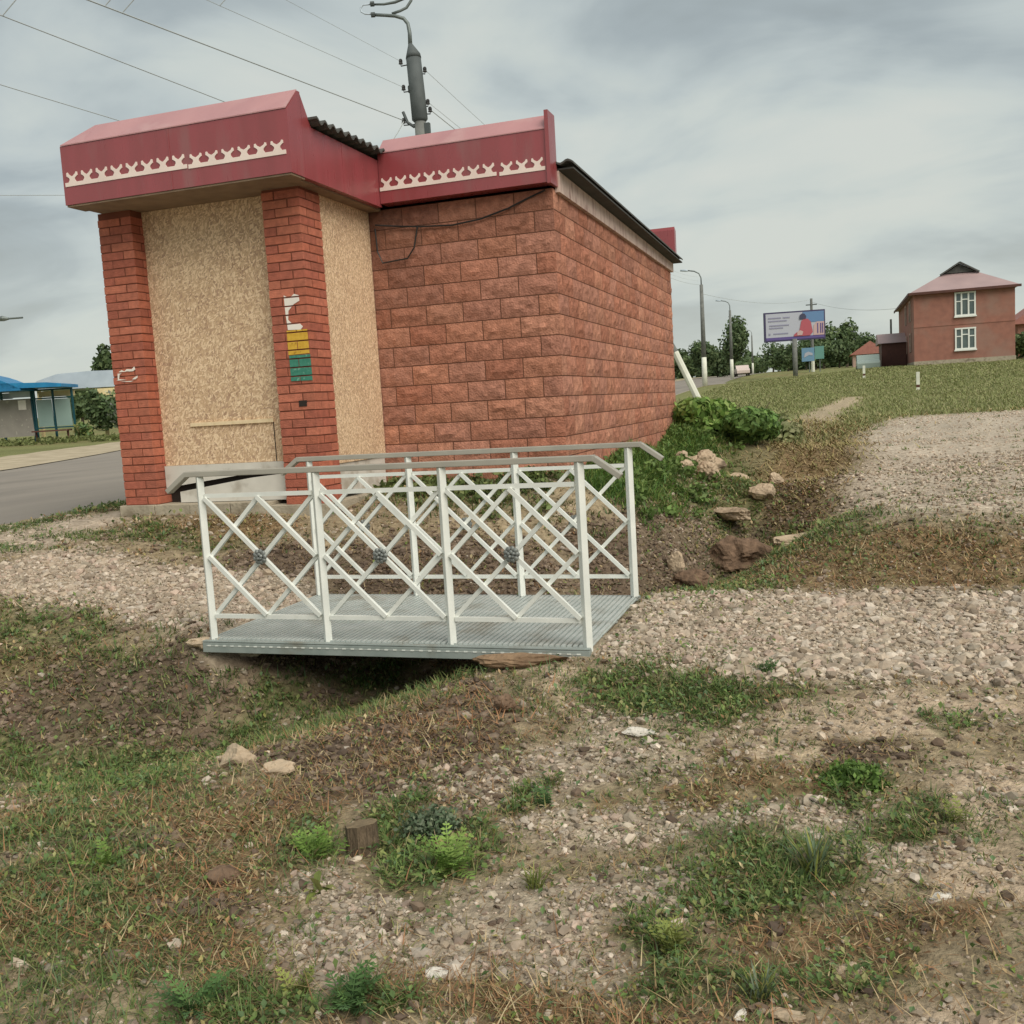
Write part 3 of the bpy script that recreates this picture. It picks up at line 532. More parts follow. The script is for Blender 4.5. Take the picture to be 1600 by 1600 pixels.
# grass fringe and weeds in the ditch itself, and sprigs on the lot
for (cx,cy,sx_,sy_,n,l0,l1) in ((-7.65,8.1,.14,.9,420,.03,.07),(-6.3,7.25,.45,.1,260,.02,.06),(-6.9,6.8,.5,.07,160,.02,.06),(-8.4,6.6,.5,.2,160,.02,.05),(-.75,10.0,.22,.7,260,.05,.13),(-.35,8.7,.4,.25,200,.04,.10),(-3.3,5.0,.8,.22,520,.04,.11),(-2.6,4.75,.5,.18,260,.04,.10),(-2.7,5.9,.5,.5,220,.03,.09),(1.5,10.5,2.2,1.4,150,.03,.07),(2.2,8.2,2.0,.25,320,.03,.09),(3,15,2.5,3,120,.03,.08),(-3.2,3.0,.55,.45,380,.03,.09),(-2.5,2.55,.4,.3,350,.03,.09),(-4.9,3.9,.8,.25,300,.04,.11),(-.8,4.7,.4,.26,700,.02,.06),(-.34,3.05,.17,.17,140,.03,.08),(-.1,3.2,.12,.12,160,.03,.08),(-2.2,2.1,.35,.2,300,.03,.09),(.35,3.6,.2,.15,120,.02,.06),(-3.4,8.9,.7,.25,260,.05,.14)):
    x=rng.normal(cx,sx_,n); y=rng.normal(cy,sy_,n); k=~off_limits(x,y); x,y=x[k],y[k]; z=ground_z(x,y); n=len(x); d=np.hypot(x,y); yaw=rng.uniform(0,2*pi,n*m)
    col=gp[rng.integers(0,len(gp),n*m)]*rep(rng.uniform(.7,1.25,n))[:,None] if False else gp[rng.integers(0,len(gp),n*m)]*np.repeat(rng.uniform(.7,1.25,n),m)[:,None]
    green.add(*blades(rep(x)+rng.normal(0,.03,n*m),rep(y)+rng.normal(0,.03,n*m),rep(z)-.01,rep(rng.uniform(l0,l1,n))*rng.uniform(.6,1.2,n*m),(.0028+.0009*rep(d))*rng.uniform(.7,1.3,n*m),yaw,rng.uniform(.1,.9,n*m),rng.uniform(.3,1.2,n*m),col,'',None,col*1.3))
# litter and tufts farther off, on the ditch sides and the near field edge
x=rng.uniform(-3,4,42000); y=10+rng.random(42000)*14; W=zones(x,y); k=pick(x,y,np.clip(.8*W['straw']+.35*(1-W['lot'])*(1-W['field']*.6)+.006*W['lot'],0,1))&~off_limits(x,y); x,y=x[k],y[k]; n=len(x); d=np.hypot(x,y); z=ground_z(x,y)
col=np.array([(.36,.29,.14),(.30,.26,.11),(.40,.31,.17),(.25,.24,.10),(.28,.19,.10)])[rng.integers(0,5,n)]*rng.uniform(.7,1.2,(n,1))
dry.add(*blades(x,y,z,rng.uniform(.06,.2,n),(.0022+.0011*d)*rng.uniform(.7,1.3,n),rng.uniform(0,2*pi,n),rng.uniform(1.0,1.75,n),rng.uniform(0,.5,n),col,'',None))
# long bleached and rusty stalks, mown and left lying in heaps
for (cx,cy,sx_,sy_,n,rd_) in ((-.7,2.25,.35,.12,300,.3),(-2.1,2.95,.35,.28,200,.6),(-2.5,2.45,.3,.2,260,.6),(.15,2.75,.35,.3,170,.2),(-1.9,4.35,.35,.25,260,.75),(.5,7.6,1.3,.35,1500,.25),(-1.5,4.35,.2,.2,160,.9),(-3.0,3.3,.4,.3,140,.5),(-.2,2.4,.5,.2,200,.2)):
    x=rng.normal(cx,sx_,n); y=rng.normal(cy,sy_,n); z=ground_z(x,y); d=np.hypot(x,y); col=sp[rng.integers(0,len(sp),n)]*rng.uniform(.8,1.3,(n,1)); rr_=rng.random(n)<rd_; col[rr_]=np.array((.31,.165,.085))*rng.uniform(.6,1.3,(rr_.sum(),1))
    dry.add(*blades(x,y,z+rng.uniform(0,.02,n),rng.uniform(.03,.13,n),(.0022+.0008*d)*rng.uniform(.6,1.3,n),rng.uniform(0,2*pi,n),rng.uniform(1.1,1.75,n),rng.uniform(-.3,.7,n),col,'',None))
tag(green.build('grass',M['leaf']),kind='stuff'); tag(dry.build('dry_grass',M['straw']),kind='stuff')
# ---------------------------------------------------------------- the kiosk
kiosk=thing('kiosk',(-4.6,9.4,.75),'small shop of red split blocks with boarded up brick porch and red metal fascias','building')
CXW,CYW=-2.55,9.47
def split_wall(mb,mj,o,u,nrm,length,z0,z1,phase,dark=None,flip=False):
    """rough faced blocks 0.4 x 0.2, each with its own broken face"""
    o=Vector(o);u=Vector(u);nn=Vector(nrm); nz=int(round((z1-z0)/.2))
    for r in range(nz):
        s=0; first=.4 if (r+phase)%2==0 else .2
        while s<length-1e-3:
            w=min(first if s==0 else .4,length-s)
            a0=s+(.005 if s>0 else 0); a1=s+w-(.005 if s+w<length-1e-3 else 0); b0=z0+.2*r+.005; b1=z0+.2*r+.195
            nx_,ny_=max(3,int(w/.045)),5
            tone=random.uniform(.9,1.08); cc=random.choice([(174,121,100),(180,126,103),(170,115,94),(174,124,105),(166,117,99),(182,130,108)])
            tl=(random.uniform(-.012,.012),random.uniform(-.01,.01)); V_=[];sd=random.random()*100
            for j in range(ny_+1):
                for i in range(nx_+1):
                    e=min(i,nx_-i)/2; e2=min(j,ny_-j)/2; k=min(1,e,e2)
                    uu=a0+(a1-a0)*i/nx_; zz=b0+(b1-b0)*j/ny_
                    hgt=k*(.012+tl[0]*(i/nx_-.5)*2+tl[1]*(j/ny_-.5)*2+random.uniform(-.007,.007)+.022*(float(fbm(np.array([uu*9+sd]),np.array([zz*13.])))-.47))
                    V_.append(o+u*uu+Vector((0,0,zz))+nn*max(hgt,-.004 if k else 0))
            nb=len(V_)
            base=Vector(S(*cc))*tone
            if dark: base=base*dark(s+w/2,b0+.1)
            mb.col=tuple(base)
            F_=[(j*(nx_+1)+i,j*(nx_+1)+i+1,(j+1)*(nx_+1)+i+1,(j+1)*(nx_+1)+i) for j in range(ny_) for i in range(nx_)]
            ring=[i for i in range(nx_+1)]+[j*(nx_+1)+nx_ for j in range(1,ny_+1)]+[ny_*(nx_+1)+i for i in range(nx_-1,-1,-1)]+[j*(nx_+1) for j in range(ny_-1,0,-1)]
            ctr=o+u*(s+w/2)+Vector((0,0,z0+.2*r+.1))
            for q_ in ring:
                pq=V_[q_]; V_.append(pq-nn*.03+(ctr-pq-nn*nn.dot(ctr-pq))*.04)
            for a in range(len(ring)):
                b_=(a+1)%len(ring); F_.append((ring[a],nb+a,nb+b_,ring[b_]))
            mb.add(V_,F_); s+=w
w=MB(); mj=MB()
wall_tone=lambda s,z: 1-.34*max(0,min(1,(1.25-s)/1.2))*max(0,min(1,(z-1.6)/1.6)) - .2*max(0,min(1,(z-3.15)/.25))   # sooty grime at the upper left; darker again towards the top
split_wall(w,mj,(-4.55,CYW,0),(1,0,0),(0,-1,0),2.0,.617,3.617,0,wall_tone)
split_wall(w,mj,(CXW,CYW,0),(0,1,0),(1,0,0),7.2,.617,3.617,1)
wall=w.build('wall',M['block'],kiosk)
j=MB(); j.box(-6.5,CXW-.003,CYW+.003,16.66,.55,3.617); j.build('mortar_core',M['mortar'],wall)
# brick pillars, pinwheel bond
def pillar(x0,y0,z0,z1,extra=0):
    b=MB(); wdt=.38; H_=.0695; P_=.0785; n=int((z1-z0)/P_)
    for r in range(n):
        z=z0+r*P_; L_,B_=.25,.12
        rects=[(0,L_,0,B_),(wdt-B_,wdt,0,L_),(wdt-L_,wdt,wdt-B_,wdt),(0,B_,wdt-L_,wdt)] if r%2==0 else [(wdt-L_,wdt,0,B_),(wdt-B_,wdt,wdt-L_,wdt),(0,L_,wdt-B_,wdt),(0,B_,0,L_)]
        for (a,c_,d_,e_) in rects:
            o=[random.uniform(-.003,.003) for _ in range(4)]
            # pull the bricks off the faces by nothing, keep joints 10 mm
            tone=random.uniform(.88,1.1); cc=random.choice([(180,108,86),(172,102,84),(184,114,92),(168,102,84)]); b.col=tuple(Vector(S(*cc))*tone)
            b.box(x0+a+(0 if a<.01 else .002)+o[0],x0+c_+o[1],y0+d_+o[2],y0+e_+o[3],z+random.uniform(0,.002),z+H_+random.uniform(-.002,.002))
    p=b.build('pillar',M['brick'],kiosk,bevel=.003)
    c=MB(); c.box(x0+.005,x0+wdt-.005,y0+.005,y0+wdt-.005,z0-.02,z1); c.build('joint',M['brick_joint'],p)
    return p
pillar(-6.67,8.0,.80,3.6); p2=pillar(-4.866,8.0,.76,3.6)
b=MB(); b.box(-4.78+.13,-4.78+.21,7.994,8.01,1.655,1.71); b.build('drill_hole',M['dark'],p2)
b=MB()   # plinth of concrete blocks
xs=[-6.72,-6.31,-5.9,-5.45,-5.02,-4.42]
for i in range(len(xs)-1): b.box(xs[i],xs[i+1]-.008,7.95+random.uniform(0,.015),9.46,.5,.795-.035*(i==4))
b.build('plinth',M['concrete'],kiosk,bevel=.006)
# boarded openings
b=MB(); b.box(-6.30,-4.862,8.17,8.19,1.16,3.6); ob=b.build('osb_panel',M['osb'],kiosk)
b=MB(); b.box(-5.95,-5.03,8.15,8.169,1.53,1.565); b.build('batten',M['wood'],ob)
b=MB(); b.box(-5.04,-5.033,8.165,8.1695,1.16,1.53); b.build('seam',M['dark'],ob)
b=MB(); b.box(-4.54,-4.515,8.37,9.455,1.10,3.6); b.build('osb_panel',M['osb'],kiosk)
b=MB(); b.box(-4.54,-4.53,8.37,9.455,.79,1.10); b.build('base_panel',M['white_panel'],kiosk)
b=MB(); b.box(-6.29,-4.866,8.21,8.26,.79,1.16); b.build('backing_board',M['dark'],kiosk)
b=MB(); b.prism([(-6.285,1.158),(-4.87,1.158),(-4.87,1.10),(-5.3,1.06),(-6.285,.945)],(0,8.14,0),(1,0,0),(0,0,1),(0,.05,0)); b.build('sill_panel',M['white_panel'],kiosk)
b=MB(); b.prism([(-6.1,.80),(-4.87,.80),(-4.87,1.05),(-5.3,1.015),(-6.1,.905)],(0,8.10,0),(1,0,0),(0,0,1),(0,.06,0)); b.build('threshold_panel',M['white_panel'],kiosk)
# fascias: front face, backward leaning cap, closed ends
f=MB()
Z0,Z1,ZR=3.615,4.135,4.33
f.prism([(7.60,Z0),(7.60,Z1),(7.80,ZR),(7.84,ZR),(7.84,Z0)],(-6.40,0,0),(0,1,0),(0,0,1),(2.09,0,0))
f.hexa([(-6.67,7.60,Z0),(-6.40,7.60,Z0),(-6.40,7.84,Z0),(-6.67,7.84,Z0)],[(-6.67,7.60,Z1),(-6.40,7.60,Z1),(-6.40,7.84,Z1),(-6.67,7.84,Z1)])
f.add([(-6.67,7.6,Z1),(-6.40,7.6,Z1),(-6.40,7.8,ZR),(-6.44,7.84,ZR),(-6.67,7.84,Z1),(-6.40,7.84,ZR)],[(0,1,2),(0,2,3),(0,3,4),(2,5,3)])
f.box(-5.506,-5.494,7.5965,7.602,Z0+.002,Z1-.002); f.box(-4.312,-4.3075,8.55,8.56,Z0+.002,4.068); f.box(-4.37,-4.31,7.842,9.36,Z0,4.07); f.box(-6.67,-6.61,7.842,9.36,Z0,4.07)
f.add([(-4.31,7.842,4.07),(-4.37,7.842,4.07),(-4.37,7.842,ZR-.02),(-4.31,7.842,ZR-.02),(-4.31,8.0,4.07),(-4.37,8.0,4.07)],[(0,3,4),(1,5,2),(2,5,4,3)])
fa=f.build('fascia',M['red'],kiosk)
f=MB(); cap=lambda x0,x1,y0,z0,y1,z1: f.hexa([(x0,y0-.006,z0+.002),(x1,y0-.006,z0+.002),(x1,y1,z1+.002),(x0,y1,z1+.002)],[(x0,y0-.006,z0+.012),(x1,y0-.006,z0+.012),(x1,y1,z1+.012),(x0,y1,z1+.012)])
cap(-6.40,-4.315,7.6,Z1,7.80,ZR); f.hexa([(-6.66,7.594,Z1+.002),(-6.401,7.594,Z1+.002),(-6.401,7.8,ZR+.002),(-6.42,7.8,ZR+.0)],[(-6.66,7.594,Z1+.012),(-6.401,7.594,Z1+.012),(-6.401,7.8,ZR+.012),(-6.42,7.8,ZR+.012)]); f.build('cap',M['capsheen'],fa)
f=MB(); f.prism([(9.32,3.645),(9.32,4.13),(9.47,4.285),(9.50,4.285),(9.50,3.645)],(-4.305,0,0),(0,1,0),(0,0,1),(1.75,0,0)); f.box(-2.553,-2.515,9.30,9.54,3.63,4.30)
fb=f.build('fascia',M['red'],kiosk)
f=MB(); cap(-4.30,-2.556,9.32,4.13,9.47,4.285); f.build('cap',M['capsheen'],fb)
def trim(x0,x1,y,z,h,n,par,skip=None):
    b=MB(); p=(x1-x0)/n; lo=.035
    b.prism([(0,0),(x1-x0,0),(x1-x0,lo),(0,lo)],(x0,y,z),(1,0,0),(0,0,1),(0,.006,0))
    for i in range(n):
        c=x0+p*(i+.5)
        Yp=[(-.042,lo),(.042,lo),(.026,.058),(.03,.072),(.05,.088),(.058,.092),(.056,h-.004),(.044,h),(.032,h-.018),(.012,.092),(0,.086),(-.012,.092),(-.032,h-.018),(-.044,h),(-.056,h-.004),(-.058,.092),(-.05,.088),(-.03,.072),(-.026,.058)]
        b.prism([(q[0]*p/.155,q[1]) for q in Yp],(c,y,z),(1,0,0),(0,0,1),(0,.006,0))
    b.build('trim',M['trim'],par)
trim(-6.645,-5.33,7.5935,3.775,.125,8,fa); trim(-5.315,-4.345,7.5935,3.768,.12,6,fa)
trim(-4.30,-3.06,9.3135,3.765,.125,8,fb); trim(-3.03,-2.57,9.3135,3.757,.122,3,fb)
b=MB(); b.box(-6.61,-4.372,7.842,9.45,3.60,3.625); b.box(-6.66,-4.32,7.61,7.838,3.598,3.614); b.build('soffit',M['soffit'],kiosk)
# roofs of corrugated slate
def corrugated(mb,x0,x1,y0,y1,zf,th=.02,amp=.022,per=.15,along='y'):
    V_=[];F_=[]
    if along=='y': n=int((x1-x0)/(per/6)); ts=[x0+(x1-x0)*i/n for i in range(n+1)]
    else: n=int((y1-y0)/(per/6)); ts=[y0+(y1-y0)*i/n for i in range(n+1)]
    for t_ in ts:
        dz=amp*cos(2*pi*t_/per)
        for s_ in (0,1):
            for k in (0,1):
                x,y=(t_,(y0,y1)[s_]) if along=='y' else ((x0,x1)[s_],t_)
                V_.append((x,y,zf(x,y)+dz+th*k))
    for i in range(n):
        a=i*4; c=a+4
        F_+= [(a,c,c+2,a+2),(a+1,a+3,c+3,c+1),(a,a+1,c+1,c),(a+2,c+2,c+3,a+3)]
    F_+=[(0,2,3,1),(n*4,n*4+1,n*4+3,n*4+2)]
    mb.add(V_,F_)
b=MB(); corrugated(b,-6.6,-4.22,7.95,9.55,lambda x,y:4.105+.02*(y-8),along='x'); b.build('porch_roof',M['slate'],kiosk)
b=MB(); corrugated(b,-6.45,-2.345,9.51,16.72,lambda x,y:3.842-.009*(y-9.5)+.015*(-2.2-x),amp=.016,along='y'); rf=b.build('roof',M['slate'],kiosk)
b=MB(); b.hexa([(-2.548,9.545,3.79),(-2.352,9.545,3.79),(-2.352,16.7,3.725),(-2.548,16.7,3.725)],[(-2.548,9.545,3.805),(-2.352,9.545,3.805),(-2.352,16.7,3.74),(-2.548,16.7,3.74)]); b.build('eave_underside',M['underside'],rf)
b=MB(); b.prism([(9.54,3.585),(16.68,3.585),(16.68,3.72),(9.54,3.785)],(-2.545,0,0),(0,1,0),(0,0,1),(.045,0,0)); b.build('eave_board',M['eaveboard'],kiosk)
b=MB(); b.box(-6.5,-2.47,16.74,16.9,3.8,4.28); b.prism([(16.74,4.28),(16.9,4.28),(16.76,4.33)],(-6.5,0,0),(0,1,0),(0,0,1),(4.03,0,0)); b.build('fascia',M['red'],kiosk)
# cable looped under the eaves
cb=MB(); pts=[(-4.42,9.40,3.46),(-4.2,9.435,3.43),(-3.95,9.44,3.40),(-3.6,9.44,3.375),(-3.3,9.44,3.40),(-3.0,9.44,3.47),(-2.8,9.44,3.54),(-2.62,9.45,3.6)]
cb.tube(pts,.009,6); cb.tube([(-4.44,9.43,3.43),(-4.43,9.43,3.2),(-4.38,9.43,3.08),(-4.1,9.43,3.1),(-4.02,9.43,3.2),(-3.97,9.43,3.4)],.008,6)
cb=cb.build('cable',M['black'],None,(-3.5,9.43,3.4)); tag(cb,'dark slack cable looped on the block wall under the red fascia','cable')
# notices pasted over the brickwork of the porch pillar
def notice(name,outline,mat,lab,gap=True,y=7.9965):
    b=MB(); P_=.0785; z0=.76
    zs=[p[1] for p in outline]; lo,hi=min(zs),max(zs)
    # cut the outline into brick courses so the joints stay visible
    def clip(poly,z,keep):
        out=[]
        for i in range(len(poly)):
            a,c=poly[i],poly[(i+1)%len(poly)]; ia=(a[1]-z)*keep>=0; ic=(c[1]-z)*keep>=0
            if ia: out.append(a)
            if ia!=ic:
                t_=(z-a[1])/(c[1]-a[1]); out.append((a[0]+t_*(c[0]-a[0]),z))
        return out
    r=int((lo-z0)/P_)
    while z0+r*P_<hi:
        za=z0+r*P_+.001; zb=za+.066
        pl=clip(clip(outline,za,1),zb,-1)
        if len(pl)>2:
            jx=-4.866+(.25 if r%2==0 else .13); xs_=[p[0] for p in pl]
            if gap and min(xs_)<jx-.012 and max(xs_)>jx+.012:
                def clipx(poly,x,keep):
                    return [(q[1],q[0]) for q in clip([(p[1],p[0]) for p in poly],x,keep)]
                for pp in (clipx(pl,jx-.004,-1),clipx(pl,jx+.004,1)):
                    if len(pp)>2: b.prism(pp,(0,y,0),(1,0,0),(0,0,1),(0,-.003,0))
            else: b.prism(pl,(0,y,0),(1,0,0),(0,0,1),(0,-.003,0))
        r+=1
    o=b.build(name,mat,None,(outline[0][0],7.99,lo)); tag(o,lab,'notice','old paper notices on the brick pillars'); return o
notice('paper_notice',[(-4.715,2.66),(-4.66,2.63),(-4.61,2.665),(-4.565,2.65),(-4.56,2.60),(-4.62,2.575),(-4.68,2.52),(-4.69,2.44),(-4.66,2.41),(-4.58,2.405),(-4.545,2.37),(-4.57,2.345),(-4.70,2.35),(-4.712,2.5)],M['paper'],'torn white scrap of a paper notice above the yellow one on the pillar',False)
notice('paper_notice',[(-4.715,2.345),(-4.505,2.345),(-4.50,2.13),(-4.715,2.125)],M['yellow'],'yellow notice on the porch pillar between white scrap and green notice')
notice('paper_notice',[(-4.71,2.12),(-4.495,2.12),(-4.49,1.885),(-4.71,1.89)],M['greenp'],'green notice lowest of three on the porch pillar')
notice('paper_notice',[(-6.63,2.02),(-6.615,2.02),(-6.61,2.09),(-6.56,2.115),(-6.53,2.10),(-6.5,2.12),(-6.44,2.115),(-6.41,2.14),(-6.40,2.11),(-6.44,2.09),(-6.5,2.10),(-6.56,2.085),(-6.59,2.07),(-6.6,2.03),(-6.46,2.01),(-6.42,2.035),(-6.38,2.05),(-6.385,2.03),(-6.43,2.005),(-6.47,1.995),(-6.6,2.005)],M['paper'],'whitish glue scraps of a removed notice on the far left pillar',False)
# ---------------------------------------------------------------- footbridge
DZ=.205; YF,YB=5.20,6.55
fbr=thing('footbridge',(-2.55,5.87,.13),'white painted steel footbridge with lattice railings over the ditch','footbridge')
b=MB()
n=72
for i in range(n):
    x=-3.80+2.48*(i+.5)/n; b.box(x-.011,x+.011,5.185,6.585,DZ-.03,DZ)
for y in (5.19,5.5,5.9,6.3,6.575): b.box(-3.80,-1.32,y-.012,y+.012,DZ-.034,DZ-.012)
b.box(-3.80,-1.32,5.19,6.58,DZ-.02,DZ-.014)
dk=b.build('deck',M['galv'],fbr)
for y0,y1 in ((5.135,5.183),(6.588,6.636)):
    b=MB(); b.box(-3.81,-1.31,y0,y1,.125,.188); b.box(-3.81,-1.31,y0,y1-.012,.19,.2)
    e=b.build('edge_beam',M['beam'],fbr,bevel=.003)
    b=MB(); ys=y0-.004 if y0<6 else y1+.001
    for i in range(44):
        x=-3.76+i*.0555; b.box(x-.011,x+.011,ys,ys+.003,.166,.173)
    b.box(-3.78,-1.36,ys+.0012,ys+.002,.1685,.1705); b.build('weld_tab',M['white_paint'],e)
PX=[-3.765,-2.955,-2.145,-1.335]
for (Y,sd) in ((YF,-1),(YB,1)):
    for x in PX:
        b=MB(); b.tube([(x,Y,DZ-.045 if sd<0 else DZ),(x,Y,1.225)],.029,4); b.build('post',M['white_paint'],fbr,bevel=.003)
    b=MB(); hz_=1.243
    b.bar((-3.86,Y,hz_),(-1.245,Y,hz_),.06,.034); b.bar((-3.855,Y,hz_),(-4.0,Y,hz_-.105),.058,.032); b.bar((-1.25,Y,hz_),(-1.105,Y,hz_-.105),.058,.032)
    b.build('handrail',M['handrail'],fbr,bevel=.004)
    ZL,ZU=.345,1.105
    for i in range(3):
        a,c=PX[i]+.03,PX[i+1]-.03; mx,mz=(a+c)/2,(ZL+ZU)/2
        b=MB(); b.box(a,c,Y-.0125,Y+.0125,ZU-.0125,ZU+.0125); b.build('rail',M['white_paint'],fbr)
        b=MB(); b.box(a,c,Y-.0125,Y+.0125,ZL-.0125,ZL+.0125); b.build('rail',M['white_paint'],fbr)
        b=MB(); yo=Y-.0125; yi=Y+.0125; u=ZU-.012; l=ZL+.012
        for (p,q) in (((a,u),(c,l)),((mx,u),(c,mz)),((a,mz),(mx,l))): b.bar((p[0],yo,p[1]),(q[0],yo,q[1]),.0245,.0245,up=(0,1,0))
        for (p,q) in (((a,l),(c,u)),((a,mz),(mx,u)),((mx,l),(c,mz))): b.bar((p[0],yi,p[1]),(q[0],yi,q[1]),.0245,.0245,up=(0,1,0))
        b.build('lattice',M['white_paint'],fbr)
        b=MB(); ry_=Y+sd*.034
        for k in range(9):
            t_=2*pi*k/9; b.sphere((mx+.033*cos(t_),ry_,mz+.033*sin(t_)),.0165,7,5,(1,.7,1))
        for k in range(5):
            t_=2*pi*k/5+.3; b.sphere((mx+.014*cos(t_),ry_+sd*.009,mz+.014*sin(t_)),.012,7,5)
        b.tube([(mx,Y+sd*.02,mz),(mx,ry_+sd*.002,mz)],[.036,.03],10)
        b.build('rosette',M['rosette'],fbr,smooth=True)
# ---------------------------------------------------------------- near things on the ground
def G(x,y): return float(ground_z(np.array([x]),np.array([y]))[0])
def rock_mesh(b,r,sq=(1,1,.7),rough=.05,sub=4,seed=0):
    bm=bmesh.new(); bmesh.ops.create_icosphere(bm,subdivisions=sub,radius=1); R_=random.Random(seed)
    pl=[(Vector((R_.gauss(0,1),R_.gauss(0,1),R_.gauss(0,1))).normalized(),R_.uniform(.55,.9)) for _ in range(0 if rough>.1 else 9)]
    vs=[]
    for v in bm.verts:
        p=v.co.copy()
        for nrm,dd in pl:
            k=p.dot(nrm)
            if k>dd: p-=nrm*(k-dd)
        p*=1+(.10*(sin(3.3*p.x+seed)+sin(3.9*p.y+2*seed+1.5*p.z)+sin(4.3*p.z+p.x*2.1+seed))+.05*(sin(9.1*p.x+7*p.y+seed)+sin(8.3*p.z-6.1*p.y))+R_.uniform(-.04,.04) if rough>.1 else .5*(float(fbm(np.array([p.x*1.7+seed*.37]),np.array([p.y*1.7+p.z*2.3])))-.47)+R_.uniform(-rough,rough)); vs.append((p.x*r*sq[0],p.y*r*sq[1],p.z*r*sq[2]))
    fs=[tuple(v.index for v in f.verts) for f in bm.faces]; bm.free(); return vs,fs
def rock(x,y,r,sq,mat,name,label,cat,group=None,rz=0,sink=.3,tilt=0,seed=None):
    b=MB(); vs,fs=rock_mesh(b,r,sq,.11 if 'clod' in name else .05,seed=seed if seed is not None else int(x*100+y*10)); mt=Matrix.Rotation(rz,3,'Z')@Matrix.Rotation(tilt,3,'X')
    z=G(x,y); b.add([tuple(mt@Vector(v)+Vector((x,y,z+r*sq[2]*(.8-sink)))) for v in vs],fs)
    return tag(b.build(name,mat,None,(x,y,z)),label,cat,group)
# stump of a wooden post
z=G(-1.66,3.05); st=thing('tree_stump',(-1.66,3.05,z),'short grey weathered stump standing in the weeds','stump')
b=MB(); R_=[];n=18
for zz,k in ((-.04,1.1),(.03,1.0),(.08,.96),(.105,.97)):
    R_.append([(-1.66+.062*k*cos(2*pi*i/n)*(1+.07*sin(i*2.3)+.05*sin(i*5)),3.05+.055*k*sin(2*pi*i/n)*(1+.06*cos(i*3.1)),z+zz+.012*sin(2*pi*i/n+2)*(zz>.05)) for i in range(n)])
for q in range(3): b.add(R_[q]+R_[q+1],[(i,(i+1)%n,n+(i+1)%n,n+i) for i in range(n)])
b.build('trunk',M['stump'],st); b=MB(); c=Vector((-1.66,3.05,z+.108)); b.add([tuple(c)]+R_[3],[(0,1+i,1+(i+1)%n) for i in range(n)]); b.build('cut_face',M['stumptop'],st)
rock(-2.76,3.9,.09,(1.1,.8,.8),M['rock'],'boulder','rounded tan stone lying at the edge of the ditch grass','stone','loose stones')
rock(-2.42,3.72,.06,(1.3,.8,.7),M['rock'],'boulder','smaller tan stone on brown clippings beside the rounded one','stone','loose stones',rz=.5)
rock(-3.80,5.22,.10,(1.7,.8,.42),M['rock'],'boulder','flat tan stone under the left end of the footbridge','stone','loose stones',rz=.2,sink=.1)
rock(-3.6,5.32,.10,(1.6,.7,.6),M['concrete'],'concrete_block','grey concrete lump propping the left end of the footbridge','concrete lump','loose stones',sink=.2)
rock(-1.68,5.03,.17,(1.6,.6,.3),M['earthstone'],'boulder','wide flat earth coated stone under the right end of the footbridge','stone','loose stones',sink=.35)
rock(-1.56,4.4,.055,(1,1,.9),M['clod'],'earth_clod','dark clod of earth on the bank just below the footbridge','clod','loose stones',sink=.1)
rock(-.87,4.22,.055,(1.5,.7,.4),M['whitechip'],'stone_chip','pale flat stone below the large green patch','stone','loose stones')
rock(-.26,2.33,.024,(1.1,.6,.6),M['whitechip'],'stone_chip','bright white stone chip at the bottom edge of the photo','stone','loose stones',sink=.05,rz=1.1,tilt=.5)
rock(.0,2.6,.036,(1.2,1,.6),M['rock'],'boulder','pinkish clay lump near the bottom right','stone','loose stones')
rock(-.15,2.37,.03,(1.5,.9,.5),M['rock'],'boulder','tan stone to the right of the bright white chip','stone','loose stones')
rock(.26,3.0,.025,(1.6,.8,.5),M['whitechip'],'stone_chip','small white stone on bare clay at the right','stone','loose stones',rz=.7)
rock(-1.08,2.35,.03,(1.2,.9,.6),M['whitechip'],'stone_chip','white stone among pebbles right of the dark green weed','stone','loose stones')
rock(-2.02,2.72,.05,(1.4,.8,.6),M['clod'],'earth_clod','dark brown clod lying in the dry clippings','clod','loose stones')
rock(-.95,9.9,.24,(1.1,1.2,.8),M['clod'],'earth_clod','large dark heap of wet earth in the ditch behind the footbridge','earth heap','rubble in the ditch',sink=.45)
rock(-1.25,8.75,.15,(1.2,1,.7),M['clod'],'earth_clod','smaller earth heap beside the right railing of the footbridge','earth heap','rubble in the ditch',sink=.45)
for (x,y,r,sq,rz,tl,l) in ((-1.80,13.5,.25,(1.4,.8,.7),.4,.5,'big pale rubble slab highest on the grassy bank'),(-1.62,12.9,.2,(1.0,.9,.9),1.2,.3,'pale rubble lump just below the highest slab'),(-1.95,12.9,.16,(1.2,.8,.8),2.0,.6,'pale rubble piece nearest the shop wall'),(-1.52,12.3,.18,(1.4,.8,.7),2.2,.4,'brown stained rubble lump halfway down the bank'),(-1.75,12.2,.13,(1.1,.9,.8),.9,.3,'small pale rubble piece left of the brown stained lump'),
    (-1.22,11.4,.25,(1.8,.5,.42),2.3,.7,'long pale slab tipped towards the ditch bottom'),(-.82,11.9,.17,(1.1,1,.7),.2,.2,'rough rubble lump at the bottom of the ditch'),(-.72,12.5,.13,(1.1,.8,.8),1.2,.2,'small rubble lump farthest along the ditch bottom'),(-1.35,14.2,.18,(1.3,.8,.5),.8,.3,'flat pale rubble piece beside the bush'),(-.2,9.9,.2,(2.6,.6,.35),.75,.35,'long pale slab on the lot side of the ditch'),(-1.42,8.95,.11,(.8,.8,1.2),.3,.3,'upright tan stone beside the small earth heap')):
    rock(x,y,r,sq,M['rock'],'rubble_slab',l,'rubble','rubble in the ditch',rz=rz,tilt=tl,sink=.25)
